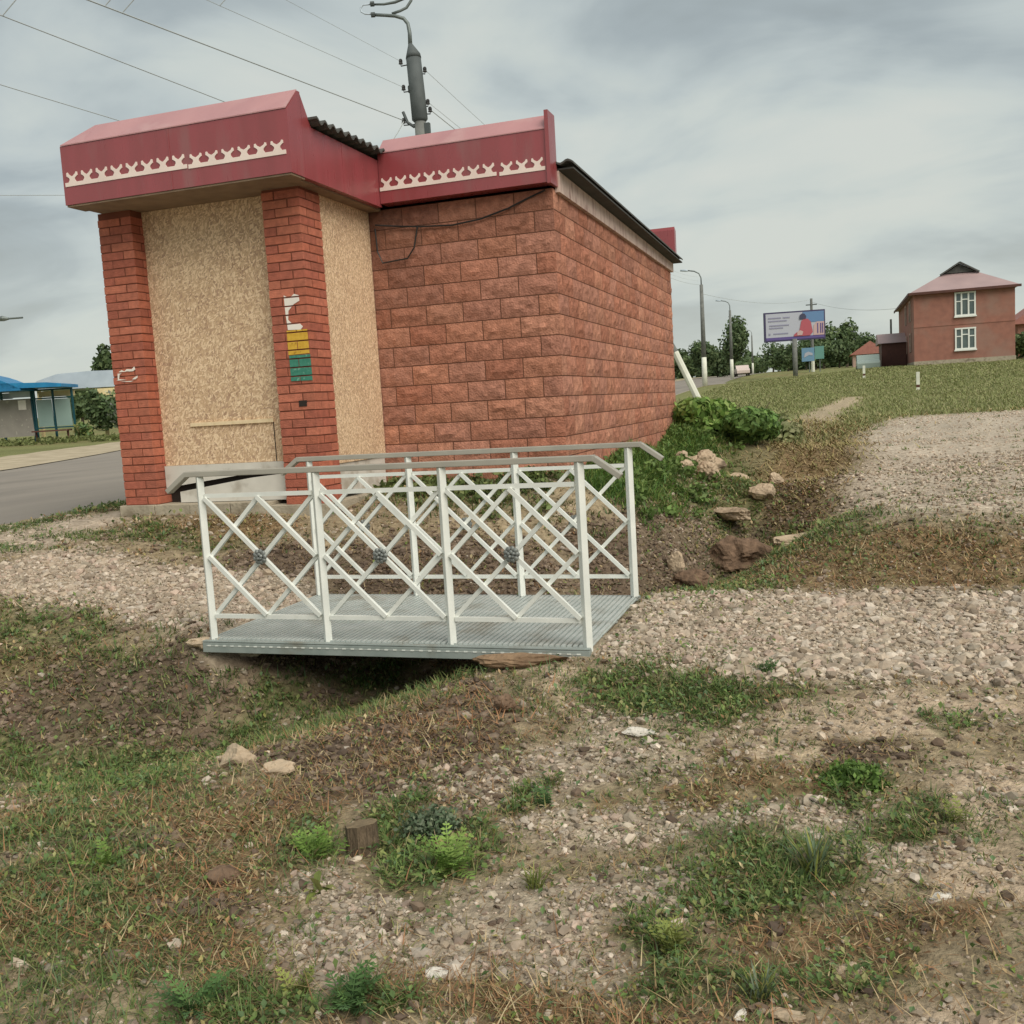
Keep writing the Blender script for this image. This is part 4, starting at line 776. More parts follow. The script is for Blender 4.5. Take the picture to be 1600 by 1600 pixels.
# pole lying across the ditch
b=MB(); b.tube([(-1.05,14.3,G(-1.05,14.3)+.1),(-.1,14.5,G(-.1,14.5)+.03)],[.03,.025],8); tag(b.build('timber_pole',M['stumptop'],None,(-.6,14.4,.5)),'pale timber pole lying across the ditch behind the rubble','pole')
# weeds that stand out one by one
def weed(x,y,n,L,w,cols,name,label,seed,spread=1.0,cat='weed'):
    R_=np.random.default_rng(seed); z=G(x,y); V_=[];F_=[];C_=[]
    for i in range(n):
        a=R_.uniform(0,2*pi); le=L*R_.uniform(.6,1.1); pitch=R_.uniform(.35,1.25)*spread; c=np.array(cols[R_.integers(0,len(cols))])*R_.uniform(.75,1.25); seg=5; base=len(V_)
        px,py,pz=R_.normal(0,.012),R_.normal(0,.012),-.005; ang=pitch*.5; tw=R_.uniform(-.5,.5)
        for s in range(seg+1):
            t=s/seg; ww=w*sin(pi*min(.98,.12+.86*t))**.8*(1+.25*(s%2))
            sx,sy=-sin(a+tw*t),cos(a+tw*t)
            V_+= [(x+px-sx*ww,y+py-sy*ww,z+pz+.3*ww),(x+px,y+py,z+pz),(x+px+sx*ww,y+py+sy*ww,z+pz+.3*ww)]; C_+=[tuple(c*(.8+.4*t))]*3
            ang+=pitch*.22; px+=le/seg*sin(ang)*cos(a); py+=le/seg*sin(ang)*sin(a); pz+=le/seg*cos(ang)
        for s in range(seg):
            q=base+s*3; F_+=[(q,q+1,q+4,q+3),(q+1,q+2,q+5,q+4)]
    b=MB(); b.V=V_; b.F=F_; b.C=C_
    return tag(b.build(name,M['leaf'],None,(x,y,z)),label,cat,'green weeds in the foreground')
def crown(b,c,rad,n,size,cols,lobes=9,seed=0,flat=.0,fill=.55):
    R_=np.random.default_rng(seed); c=np.array(c); rad=np.array(rad)
    L_=[(c+rad*.62*(lambda v: v/np.linalg.norm(v)*R_.uniform(.35,1))(R_.normal(0,1,3)), rad*R_.uniform(.3,.55)) for _ in range(lobes)]+[(c,rad*.6)]
    per=n//len(L_)
    for (lc,lr) in L_:
        tone=R_.uniform(.75,1.25)
        v=R_.normal(0,1,(per,3)); v/=np.linalg.norm(v,axis=1)[:,None]; rr=R_.uniform(fill,1.08,(per,1)); P=lc+v*lr*rr
        for p,vv in zip(P,v):
            t1=np.cross(vv+R_.normal(0,.5,3),R_.normal(0,1,3)); t1/=np.linalg.norm(t1)+1e-9; t2=np.cross(t1,vv+R_.normal(0,.6,3)); t2/=np.linalg.norm(t2)+1e-9
            s_=size*R_.uniform(.6,1.4); b.col=tuple(np.array(cols[R_.integers(0,len(cols))])*tone*R_.uniform(.8,1.2))
            b.add([p-t1*s_,p+t2*s_*.55,p+t1*s_,p-t2*s_*.55],[(0,1,2,3)])
    b.col=None
def feather(x,y,n,L,lw,cols,name,label,seed,spread=1.0,pairs=9):
    """weed with finely divided leaves: a bent rib with leaflets on both sides"""
    R_=np.random.default_rng(seed); z=G(x,y); b=MB()
    for i in range(n):
        a=R_.uniform(0,2*pi); le=L*R_.uniform(.55,1.15); ang=R_.uniform(.15,1.0)*spread; c=np.array(cols[R_.integers(0,len(cols))])*R_.uniform(.7,1.25)
        p=np.array([x+R_.normal(0,.014),y+R_.normal(0,.014),z-.004]); st=le/pairs; side=np.array([-sin(a),cos(a),0])
        for s_ in range(pairs):
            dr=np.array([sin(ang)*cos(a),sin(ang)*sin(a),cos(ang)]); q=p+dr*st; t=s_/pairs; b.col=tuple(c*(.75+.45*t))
            wv=side*.0016; b.add([p-wv,p+wv,q+wv*.8,q-wv*.8],[(0,1,2,3)])
            ll=lw*(sin(pi*min(1,.18+.8*t))**.7)*R_.uniform(.75,1.2)
            if s_>0:
                for sg in (-1,1):
                    tip=p+side*sg*ll+dr*ll*R_.uniform(.3,.7)+np.array([0,0,R_.uniform(-.25,.2)*ll]); m1=p+(tip-p)*.5+dr*st*.38; m0=p+(tip-p)*.5-dr*st*.32; b.add([p,m0,tip,m1],[(0,1,2,3)])
            p=q; ang+=R_.uniform(.04,.17)
    return tag(b.build(name,M['leaf'],None,(x,y,z)),label,'weed','green weeds in the foreground')
def clump(x,y,rx,ry,h,n,size,cols,name,label,seed):
    z=G(x,y); b=MB(); crown(b,(x,y,z+h*.35),(rx,ry,h*.65),n,size,cols,10,seed,fill=.35)
    return tag(b.build(name,M['leaf'],None,(x,y,z)),label,'weed','green weeds in the foreground')
LG=[(.19,.31,.065),(.24,.35,.085),(.16,.26,.06)]; DG=[(.085,.165,.05),(.11,.20,.06),(.075,.14,.055)]; YG=[(.24,.27,.07),(.28,.29,.1),(.18,.22,.06)]; GG=[(.12,.17,.1),(.16,.2,.13),(.1,.15,.08)]
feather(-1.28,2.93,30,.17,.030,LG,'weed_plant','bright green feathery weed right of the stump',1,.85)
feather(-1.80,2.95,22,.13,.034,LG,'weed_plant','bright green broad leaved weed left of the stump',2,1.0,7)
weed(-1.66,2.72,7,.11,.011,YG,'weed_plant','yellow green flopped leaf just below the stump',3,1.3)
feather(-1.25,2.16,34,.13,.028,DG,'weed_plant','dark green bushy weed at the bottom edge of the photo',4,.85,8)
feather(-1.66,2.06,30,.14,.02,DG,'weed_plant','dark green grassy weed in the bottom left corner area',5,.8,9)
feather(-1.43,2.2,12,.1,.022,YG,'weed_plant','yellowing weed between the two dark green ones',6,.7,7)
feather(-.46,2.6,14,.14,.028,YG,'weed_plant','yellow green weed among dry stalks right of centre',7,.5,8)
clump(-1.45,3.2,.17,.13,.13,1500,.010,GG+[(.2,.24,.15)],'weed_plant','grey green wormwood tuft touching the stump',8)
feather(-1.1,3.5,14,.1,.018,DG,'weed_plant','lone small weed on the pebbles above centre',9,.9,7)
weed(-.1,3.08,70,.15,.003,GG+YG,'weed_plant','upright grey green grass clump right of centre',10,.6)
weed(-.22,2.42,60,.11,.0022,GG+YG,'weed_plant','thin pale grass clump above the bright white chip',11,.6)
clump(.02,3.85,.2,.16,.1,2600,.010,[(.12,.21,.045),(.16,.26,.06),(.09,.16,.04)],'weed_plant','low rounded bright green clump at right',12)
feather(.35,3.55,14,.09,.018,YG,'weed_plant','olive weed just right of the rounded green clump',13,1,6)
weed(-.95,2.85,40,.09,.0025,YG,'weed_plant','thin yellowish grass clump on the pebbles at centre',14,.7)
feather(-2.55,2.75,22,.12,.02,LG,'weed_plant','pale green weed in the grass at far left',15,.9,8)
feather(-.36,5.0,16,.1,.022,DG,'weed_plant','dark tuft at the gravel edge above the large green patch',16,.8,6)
# bush at the far corner of the kiosk
z=G(-1.75,16.6); bu=thing('bush',(-1.75,16.6,z),'bright green leafy bush at the far corner of the brick shop','bush')
b=MB(); crown(b,(-2.05,16.6,z+.32),(.95,.8,.55),5200,.06,[(.16,.27,.06),(.21,.32,.08),(.12,.21,.05),(.27,.36,.11)],12,3); crown(b,(-1.3,16.2,z+.2),(.75,.7,.42),3000,.055,[(.13,.23,.06),(.10,.18,.05),(.17,.27,.08)],8,4); b.build('foliage',M['leaf'],bu)
b=MB()
for k in range(9): b.tube([(-1.9+.05*k,16.6,z-.1),(-2.3+.16*k,16.5+.04*k,z+.55)],[.015,.006],5)
b.build('stem',M['bark'],bu)
z=G(-.95,18.5); b=MB(); crown(b,(-.95,18.5,z+.3),(.7,.7,.5),1300,.06,[(.24,.27,.12),(.29,.30,.15)],7,5,fill=.3); tag(b.build('shrub',M['leaf'],None,(-.95,18.5,z)),'thin olive shrub standing right of the bright green bush','bush')
# low herbs along the foot of the wall and on the bank
b=MB(); R2=np.random.default_rng(5)
for k in range(150):
    x=-2.5+abs(R2.normal(0,.55)); y=R2.uniform(9.6,17); 
    if x>-1.35: continue
    z=G(x,y); crown(b,(x,y,z+.05),(.2,.2,.13),46,.035,[(.14,.22,.06),(.18,.26,.08),(.11,.17,.05)],3,k,fill=.2)
for k in range(70):
    x=R2.uniform(-4.4,-2.6); y=9.38-abs(R2.normal(0,.3)); z=G(x,y); crown(b,(x,y,z+.04),(.16,.14,.1),36,.03,[(.14,.19,.06),(.18,.21,.08),(.11,.15,.05)],3,k+300,fill=.2)
for k in range(14):
    x=R2.uniform(-.9,-.1); y=R2.uniform(9,11.2); 
    z=G(x,y); crown(b,(x,y,z+.04),(.16,.16,.12),36,.03,[(.16,.22,.075),(.21,.25,.095)],3,k+600,fill=.2)
tag(b.build('ground_cover',M['leaf']),kind='stuff')
# ---------------------------------------------------------------- utility pole behind the kiosk
pb=hz(-7.62,18.35); up=thing('utility_pole',(-7.62,18.35,pb),'tall concrete utility pole with curved lamp arms and insulators behind the porch roof','utility pole')
b=MB(); b.tube([(-7.45,18.3,pb-.1),(-7.5,18.3,7.1)],[.15,.11],14); b.build('shaft',M['polec'],up,smooth=True)
b=MB(); b.tube([(-7.5,18.3,7.08),(-7.5,18.3,7.14),(-7.53,18.32,7.7),(-7.57,18.35,8.3)],[.10,.155,.15,.145],14); b.build('sleeve',M['poledark'],up,smooth=True)
b=MB(); b.tube([(-7.555,18.34,7.68),(-7.56,18.34,7.78)],.156,14); b.build('band',M['poledark'],up)
b=MB(); b.tube([(-7.57,18.35,8.3),(-7.572,18.35,8.36),(-7.63,18.38,8.58)],[.152,.14,.04],14); b.build('cap',M['poledark'],up,smooth=True)
b=MB(); b.tube([(-7.63,18.38,8.55),(-7.635,18.4,8.8),(-7.66,18.4,8.97),(-7.74,18.4,9.08),(-7.9,18.36,9.14),(-8.1,18.31,9.17),(-8.3,18.24,9.19)],[.045,.04,.036,.034,.032,.03,.03],8); b.build('lamp_arm',M['metal'],up,smooth=True)
b=MB(); b.tube([(-7.96,18.36,9.19),(-7.8,18.4,9.23),(-7.69,18.46,9.29),(-7.6,18.5,9.42),(-7.58,18.52,9.56),(-7.7,18.5,9.68),(-7.95,18.4,9.7)],.027,8); b.build('lamp_arm',M['metal'],up,smooth=True)
b=MB(); b.tube([(-8.3,18.27,9.39),(-8.1,18.33,9.38),(-7.9,18.41,9.41),(-7.72,18.44,9.46),(-7.58,18.5,9.5)],[.02,.024,.028,.03,.03],8); b.build('lamp_arm',M['metal'],up,smooth=True)
for zz in (9.19,9.39):
    b=MB(); b.tube([(-8.27,18.25,zz),(-8.34,18.23,zz)],.05,8); b.build('lamp_clamp',M['poledark'],up)
b=MB(); b.tube([(-8.32,18.23,9.20),(-8.45,18.19,9.215),(-8.52,18.18,9.26),(-8.53,18.18,9.33),(-8.48,18.19,9.385),(-8.32,18.24,9.39)],.016,7); b.build('lamp_hoop',M['paleroof'],up,smooth=True)
ins=[(-7.82,18.30,8.25,-1),(-7.38,18.42,8.07,1),(-7.78,18.26,7.75,-1),(-7.34,18.37,7.45,1),(-7.30,18.36,7.30,1),(-7.80,18.2,7.12,-1)]
for (x,y,z,s) in ins:
    b=MB(); b.tube([(-7.56,18.34,z-.05),(x,y,z-.07),(x,y,z)],.012,5); b.sphere((x,y,z+.02),.04,8,5,(1,1,1.25)); b.tube([(x,y,z-.03),(x,y,z+.0)],[.045,.03],8); b.build('insulator',M['black'],up)
b=MB(); b.tube([(-7.8,18.2,7.3),(-7.73,18.22,7.1),(-7.6,18.25,7.0)],.03,6); b.box(-7.42,-7.30,18.25,18.33,6.85,7.05); b.build('bracket',M['poledark'],up)
def wire(pts,label,r=.008,sag=.0,grp='overhead wires'):
    P=[]; (a,c)=pts[0],pts[-1]
    for i in range(25):
        t=i/24; P.append((a[0]+(c[0]-a[0])*t,a[1]+(c[1]-a[1])*t,a[2]+(c[2]-a[2])*t-4*sag*t*(1-t)))
    b=MB(); b.tube(P,r,5); return tag(b.build('overhead_wire',M['wire'],None,a),label,'wire',grp)
def along(p,q,ya,yb):
    f=lambda y: tuple(p[i]+(q[i]-p[i])*(y-p[1])/(q[1]-p[1]) for i in range(3))
    return [f(ya),f(yb)]
def trolley(p,q,ya,yb,lab,r=.012):
    return wire(along(p,q,ya,yb),lab,r)
trolley((-8.9,9.42,6.29),(-8.9,13.75,6.49),5.0,34,'overhead wire vanishing behind the middle of the porch fascia',.007)
wire(along((-7.9,10.31,6.43),(-7.8,18.2,7.14),6,18.2),'thick overhead wire running to the lowest insulator of the utility pole',.009)
wire(along((-7.75,12.36,7.15),(-7.78,18.26,7.77),7,18.26),'faint overhead wire to the middle left insulator of the utility pole',.004)
wire(along((-7.84,13.5,7.86),(-7.82,18.3,8.27),7,18.3),'faint overhead wire to the uppermost left insulator of the utility pole',.003)
trolley((-11,11.5,6.43),(-11,13.85,6.54),6,40,'overhead wire over the road nearest the upper left fascia corner',.007)
trolley((-14,14.35,5.79),(-14,15.85,6.06),9,24,'thin overhead wire meeting the porch fascia at its left end',.006)
wire([(-7.3,18.36,7.31),(-9.3,75,9.6)],'overhead wire leaving the pole low on its right side',.008,.8)
wire([(-7.34,18.37,7.46),(-9.4,75,9.9)],'faint overhead wire leaving the pole just above the low right one',.004,.8)
wire([(-7.38,18.42,8.08),(-9.5,75,10.2)],'faint overhead wire leaving the pole at its upper right insulator',.004,.9)
wire([(-7.8,18.2,7.12),(-6.4,12.5,4.9)],'service cable drooping from the pole to the porch roof',.012,.25)
def stub(p,dx,dy,dz,lab): wire([p,(p[0]+dx,p[1]+dy,p[2]+dz)],lab,.006,0,'trolley wire hangers')
stub((-8.9,9.45,6.29),.6,.15,.55,'short wire hanger in the upper left corner of the sky')
stub((-7.88,10.25,6.43),.7,.15,.6,'right one of the paired short wire hangers at the top edge')
stub((-7.88,9.95,6.40),.7,.15,.6,'left one of the paired short wire hangers at the top edge')
stub((-7.75,12.1,7.12),.7,.15,.6,'faint short wire hanger on the thin middle wire')
# leaning strut of a braced post
sb=hz(-3.3,26.2); sp_=thing('braced_post',(-4.4,26.4,hz(-4.4,26.4)),'leaning concrete prop with whitewashed lower half beyond the shop','prop')
b=MB(); b.tube([(-4.0,26.4,2.7),(-5.0,26.4,4.65)],[.085,.08],8); b.build('strut',M['polec'],sp_)
b=MB(); b.tube([(-3.2,26.4,sb-.05),(-4.0,26.4,2.7)],[.095,.088],8); b.build('painted_base',M['whitewash'],sp_)
b=MB(); b.tube([(-5.05,26.4,hz(-5,26.4)-.1),(-5.05,26.4,4.8)],[.12,.10],10); b.build('post',M['polec'],sp_)
# ---------------------------------------------------------------- street lamps along the road
def street_lamp(loc,h,label,white=True):
    t_=thing('street_lamp',loc,label,'street lamp','street lamps along the road'); x,y,z=loc
    b=MB(); b.tube([(x,y,z+(2.2 if white else -.1)),(x,y,z+h)],[.19,.13],10); b.build('pole',M['polec'],t_,smooth=True)
    if white: b=MB(); b.tube([(x,y,z-.1),(x,y,z+2.2)],[.21,.192],10); b.build('painted_base',M['whitewash'],t_,smooth=True)
    b=MB(); b.tube([(x,y,z+h),(x,y,z+h+.5),(x-.15,y,z+h+.85),(x-.5,y,z+h+1.05),(x-1.0,y,z+h+1.15)],.05,6); b.build('arm',M['metal'],t_,smooth=True)
    b=MB(); b.tube([(x-.95,y,z+h+1.12),(x-1.1,y,z+h+1.16),(x-1.55,y,z+h+1.2)],[.05,.1,.07],6); b.build('lamp_head',M['paleroof'],t_,smooth=True)
    return t_
L1=street_lamp((-9.55,77.5,hz(-9.55,77.5)),7.7,'nearest street lamp with white base right of the shop')
def lamp2(x,y,label,k=1): return dup(L1,(x,y,hz(x,y)),0,label,k)
lamp2(-10.9,113,'second street lamp in front of the round dark tree',.98); lamp2(-14.9,195,'third smallest street lamp far down the road',.95); lamp2(-12.8,225,'far street lamp pole left under the billboard',.9); lamp2(-9.5,240,'far street lamp pole right under the billboard',.9)
z=hz(-2.55,127); t_=thing('utility_pole',(-2.55,127,z),'bare pole rising behind the billboard','utility pole'); b=MB(); b.tube([(-2.55,127,z+2.0),(-2.55,127,z+8.8)],[.2,.15],10); b.build('pole',M['polec'],t_); b=MB(); b.tube([(-2.55,127,z-.1),(-2.55,127,z+2.0)],.22,10); b.build('painted_base',M['whitewash'],t_)
b=MB(); b.box(-3.2,-1.9,126.9,127.0,z+8.0,z+8.12); b.build('crossarm',M['poledark'],t_)
wire([(-9.55,77.5,9.2),(-2.55,127,z+8.7)],'distant wire between the nearest street lamp and the billboard',.014,.6); wire([(-2.55,127,z+8.4),(5.6,92,7.9)],'distant wire from the bare pole to the brick house',.016,.5)
# lamp arm reaching in from the left edge
z=hz(-24.9,24); t_=thing('street_lamp',(-24.9,24.0,z),'street lamp whose arm reaches in at the left edge of the photo','street lamp','street lamps along the road')
b=MB(); b.tube([(-24.9,24.0,z-.1),(-24.9,24,5.0)],[.1,.07],8); b.build('pole',M['polec'],t_); b=MB(); b.tube([(-24.9,24,4.95),(-24.4,24.15,5.08),(-23.45,24.4,5.09)],.03,6); b.build('arm',M['metal'],t_); b=MB(); b.tube([(-24.35,24.16,5.08),(-24.05,24.24,5.10),(-23.9,24.3,5.09)],[.05,.09,.04],6); b.build('lamp_head',M['metal'],t_)
# ---------------------------------------------------------------- billboard and signs
bx,by=-3.83,104.9; z=hz(bx,by); bb=thing('billboard',(bx,by,z),'large billboard on a single post with a red clad figure on its right half','billboard')
o=Vector((-6.72,104.35,6.4)); u=Vector((5.88,1.95,.06)); W_=u.length; u=u/W_; v=Vector((0,0,1)); nn=u.cross(v).normalized()
if nn.y>0: nn=-nn
P_=lambda poly,off,th,mat,name: (lambda m: m.build(name,mat,bb))(MB().prism(poly,o+nn*off,u,v,nn*th))
rect=lambda a,c,e,f_: [(a,e),(c,e),(c,f_),(a,f_)]
P_(rect(0,W_,0,2.95),-.25,.27,M['bbframe'],'frame'); P_(rect(.16,W_-.14,.42,2.8),.03,.02,M['bbwhite'],'poster'); P_(rect(.16,W_-.14,.14,.42),.03,.02,M['bbpurple'],'poster_strip')
P_([(4.0,1.75),(W_-.14,1.75),(W_-.14,2.8),(3.9,2.8)],.06,.02,M['bbblue'],'poster_sky'); P_([(3.55,1.0),(3.75,1.9),(4.0,2.1),(4.4,2.1),(4.7,1.8),(4.9,.75),(4.6,.42),(2.95,.42),(3.0,.62)],.09,.02,M['bbred'],'poster_coat')
P_([(3.55,2.08),(3.6,2.5),(3.85,2.66),(4.1,2.6),(4.25,2.35),(4.2,2.1)],.12,.02,M['bbhair'],'poster_hair'); P_([(3.3,.5),(3.8,.5),(3.9,.85),(3.6,1.0),(3.3,.85)],.12,.02,M['bbskin'],'poster_hand')
P_([(4.95,.42),(W_-.14,.42),(W_-.14,1.75),(5.3,1.75),(5.0,1.4)],.06,.02,M['bbskin'],'poster_block')
m=MB()
for a in (5.35,5.65,5.85): m.prism(rect(a,a+.1,.6,1.6),o+nn*.09,u,v,nn*.02)
m.build('poster_columns',M['bbpurple'],bb)
m=MB()
for (a,c,e) in ((.4,1.7,2.3),(1.9,2.6,2.3),(.4,2.3,2.0),(.5,2.5,1.55),(.5,1.9,1.3),(.9,2.4,.72)): m.prism(rect(a,c,e,e+.12),o+nn*.06,u,v,nn*.02)
m.prism(rect(.42,.6,.66,.86),o+nn*.06,u,v,nn*.02); m.build('poster_text',M['bbtext'],bb)
b=MB(); b.tube([(bx,by+.3,z-.1),(bx,by+.3,6.6)],.24,12); b.build('post',M['polec'],bb,smooth=True)
z=hz(-2.5,124.6); sg=thing('road_sign',(-2.5,124.6,z),'blue and teal direction sign below the billboard','sign'); b=MB(); b.box(-3.75,-2.3,124.5,124.6,4.75,6.35); b.build('sign_panel',M['signblue'],sg); b=MB(); b.box(-2.25,-1.2,124.5,124.6,4.95,6.45); b.build('sign_panel',M['signteal'],sg); b=MB(); b.prism([(-3.5,5.2),(-2.9,5.5),(-2.5,5.4),(-2.5,5.7),(-3.0,5.9),(-3.4,5.7)],(0,124.47,0),(1,0,0),(0,0,1),(0,.02,0)); b.build('sign_marks',M['bbwhite'],sg); b=MB(); b.tube([(-2.9,124.65,z-.1),(-2.9,124.65,6.2)],.06,6); b.tube([(-1.7,124.65,z-.1),(-1.7,124.65,6.2)],.06,6); b.build('sign_post',M['metal'],sg)
def guide_post(x,y,h,label):
    z=hz(x,y); t_=thing('guide_post',(x,y,z),label,'guide post','white guide posts in the field')
    b=MB(); b.box(x-.075,x+.075,y-.05,y+.05,z+.26,z+h); b.build('post',M['whitewash'],t_,bevel=.01); b=MB(); b.box(x-.075,x+.075,y-.05,y+.05,z-.05,z+.14); b.build('foot',M['whitewash'],t_); b=MB(); b.box(x-.073,x+.073,y-.048,y+.048,z+.14,z+.26); b.build('band',M['brown'],t_)
guide_post(3.62,49.4,.85,'white marker post standing alone in the middle of the field'); guide_post(1.67,64.3,.75,'white marker post in front of the pale green car')
# ---------------------------------------------------------------- brick house
H0,H1,HY0,HY1=5.29,11.65,75.0,92.0; zb=2.2; ze=7.62
hs=thing('brick_house',(8.5,80,2.6),'two storey red brick house with a pink hipped roof and white windows','house')
b=MB(); b.box(H0,H1,HY0,HY1,zb,ze); hw=b.build('wall',M['hbrick'],hs)
b=MB(); b.box(H0-.04,H1+.04,HY0-.04,HY1,zb,2.95); b.build('plinth',M['concrete'],hs)
b=MB(); b.box(H0-.03,H1+.03,HY0-.03,HY0,5.28,5.36); b.build('belt_course',M['hbrick'],hw)
b=MB(); e=.34; rx=8.46
A=(H0-e,HY0-e,ze);B_=(H1+e,HY0-e,ze);C1=(H1+e,HY1+e,ze);D=(H0-e,HY1+e,ze); g0=(7.32,77.2,8.96);g1=(9.6,77.2,8.96);rp=(rx,76.9,9.66);rq=(rx,HY1-2,9.66); gb0=(7.32,77.2,8.96)
b.add([A,B_,C1,D,g0,g1,(rx,77.2,9.64),rq],[(0,1,5,4),(0,4,6,7,3),(1,2,7,6,5),(2,3,7),(0,3,2,1)]); rf=b.build('roof',M['hroof'],hs)
b=MB(); b.prism([(7.5,9.0),(9.42,9.0),(rx,9.57)],(0,77.12,0),(1,0,0),(0,0,1),(0,.06,0)); b.build('gable',M['slate'],rf)
b=MB(); b.bar((7.2,77.0,8.93),(rx,77.0,9.70),.3,.1); b.bar((9.72,77.0,8.93),(rx,77.0,9.70),.3,.1); b.build('verge',M['slate'],rf)
b=MB(); b.box(A[0],B_[0],A[1]-.04,A[1]+.02,ze-.12,ze+.05); b.box(A[0]-.04,A[0]+.02,A[1],D[1],ze-.12,ze+.05); b.build('gutter',M['brown'],rf)
def hwin(x0,x1,z0,z1):
    t_=MB().box(x0,x1,HY0-.03,HY0+.05,z0,z1).build('window',M['glass'],hs)
    f=MB(); y0,y1=HY0-.09,HY0-.031
    for x in (x0,x0+(x1-x0)*.31,x0+(x1-x0)*.67,x1): f.box(x-.05,x+.05,y0,y1,z0+.05,z1-.05)
    f.box(x0-.06,x1+.06,y0-.01,y1,z0-.05,z0+.05); f.box(x0-.06,x1+.06,y0-.01,y1,z1-.05,z1+.05)
    for a,c in ((0,.31),(.31,.67),(.67,1)):
        zz=z0+(z1-z0)*(.62 if a!=.31 else .7); f.box(x0+(x1-x0)*a+.05,x0+(x1-x0)*c-.05,y0+.01,y1,zz-.035,zz+.035)
    f.build('frame',M['upvc'],t_); MB().box(x0-.1,x1+.1,HY0-.16,HY0,z0-.14,z0-.055).build('sill',M['upvc'],t_)
hwin(7.95,9.17,5.9,7.42); hwin(7.95,9.17,3.62,5.0)
for (y0,y1) in ((77.5,79),(82,83.5)):
    for (z0,z1) in ((3.7,5.0),(5.9,7.3)):
        t_=MB().box(H0-.02,H0+.05,y0,y1,z0,z1).build('window',M['glass'],hs); f=MB(); f.box(H0-.07,H0-.021,y0-.08,y0+.08,z0,z1); f.box(H0-.07,H0-.021,y1-.08,y1+.08,z0,z1); f.box(H0-.07,H0-.021,y0,y1,z1-.06,z1+.06); f.build('frame',M['pinkwall'],t_)
gt=thing('garage',(4.3,82,2.95),'brown garage with a pink roof attached beside the brick house','garage')
b=MB(); b.box(3.44,5.25,82,87,2.6,4.62); b.build('wall',M['brown'],gt); b=MB(); b.box(3.5,5.2,81.95,81.995,2.9,4.5); b.build('door',M['brown'],gt); b=MB(); b.prism([(81.7,4.62),(87.2,4.62),(86,5.45),(84.5,5.45)],(3.2,0,0),(0,1,0),(0,0,1),(2.08,0,0)); b.build('roof',M['hroof'],gt)
b=MB(); b.tube([(4.55,90,5.0),(4.55,90,6.9)],.09,6); b.build('chimney',M['polec'],gt)
def house(x0,x1,y0,y1,z0,zw,zr,wm,rm,label,nm='house'):
    t_=thing(nm,((x0+x1)/2,y0,z0),label,'house'); MB().box(x0,x1,y0,y1,z0-.5,zw).build('wall',wm,t_)
    MB().prism([(x0-.4,zw),(x1+.4,zw),((x0+x1)/2,zr)],(0,y0-.4,0),(1,0,0),(0,0,1),(0,y1-y0+.8,0)).build('roof',rm,t_)
    for k in (.25,.6): MB().box(x0+(x1-x0)*k,x0+(x1-x0)*(k+.15),y0-.04,y0,z0+1.0,z0+2.0).build('window',M['glass'],t_)
    return t_
z=hz(4,140); house(2.3,6.6,140,148,z,z+1.6,z+3.3,M['pinkwall'],M['roofred'],'small red roofed cottage beyond the pale green car','cottage')
z=hz(17,101); t_=thing('house',(19.2,101,z),'neighbouring brick house with a dark red roof at the right edge','house'); MB().box(15.9,23,101,110,z-.5,6.2).build('wall',M['hbrick'],t_); MB().prism([(15.2,6.2),(23.5,6.2),(19.4,9.2)],(0,100.5,0),(1,0,0),(0,0,1),(0,10,0)).build('roof',M['roofred'],t_); MB().box(16.6,17.8,100.95,101,4.2,5.4).build('window',M['glass'],t_)
# ---------------------------------------------------------------- cars
def car(loc,rz,mat,label):
    t_=thing('parked_car',(0,0,0),label,'car','cars in the distance')
    prof=[(-2.1,.35),(-2.12,.75),(-1.9,.92),(-1.1,.98),(-.6,1.4),(.75,1.43),(1.45,1.0),(2.0,.95),(2.12,.7),(2.1,.35)]
    MB().prism(prof,(0,-.82,0),(1,0,0),(0,0,1),(0,1.64,0)).build('body',mat,t_,bevel=.05)
    for s in (-1,1): MB().prism([(-.95,1.0),(-.52,1.34),(.7,1.36),(1.2,1.0)],(0,s*.822,0),(1,0,0),(0,0,1),(0,s*.012,0)).build('window',M['glass'],t_)
    MB().prism([(-.62,0),(.62,0),(.55,.45),(-.55,.45)],(1.47,0,1.0),(0,1,0),(-.72,0,.43),(.01,0,.015)).build('windscreen',M['glass'],t_)
    for x in (-1.3,1.35):
        for s in (-1,1): MB().tube([(x,s*.66,.32),(x,s*.84,.32)],.32,14).build('wheel',M['tyre'],t_)
    t_.location=loc; t_.rotation_euler=(0,0,rz)
car((2.4,81.0,hz(2.4,81)-.25),pi/2,M['carteal'],'pale green car standing beside the brown garage'); car((-11.4,131,hz(-11.4,131)),1.75,M['carpink'],'pale pinkish car on the road below the third street lamp')
# ---------------------------------------------------------------- bus shelter across the road
B0=Vector((-34.4,31.95,1.22)); U=Vector((.949,.315,0)); Nn=Vector((.315,-.949,0)); Zv=Vector((0,0,1))
bs_=thing('bus_shelter',tuple(B0+U*3),'bus shelter with a blue arched canopy and glass panels across the road','bus shelter')
def sh(poly,off,th,mat,name,par=None): return MB().prism(poly,B0+Nn*off,U,Zv,Nn*th).build(name,mat,par or bs_)
sh([(-1.5,.25),(2.95,.25),(2.9,1.8),(-1.5,1.8)],0,.06,M['greypanel'],'back_panel'); gl=sh([(3.15,.6),(3.78,.6),(3.76,1.72),(3.13,1.72)],0,.04,M['sglass'],'glass_panel'); sh([(3.9,.6),(4.55,.6),(4.52,1.72),(3.88,1.72)],0,.04,M['sglass'],'glass_panel')
sh(rect(2.4,2.72,1.35,1.74),.065,.01,M['paper'],'poster')
for a in (1.7,2.95,3.05,3.83,4.62): m=MB(); m.bar(tuple(B0+U*a+Zv*-.2),tuple(B0+U*a+Zv*2.15),.07,.07); m.build('post',M['teal'],bs_)
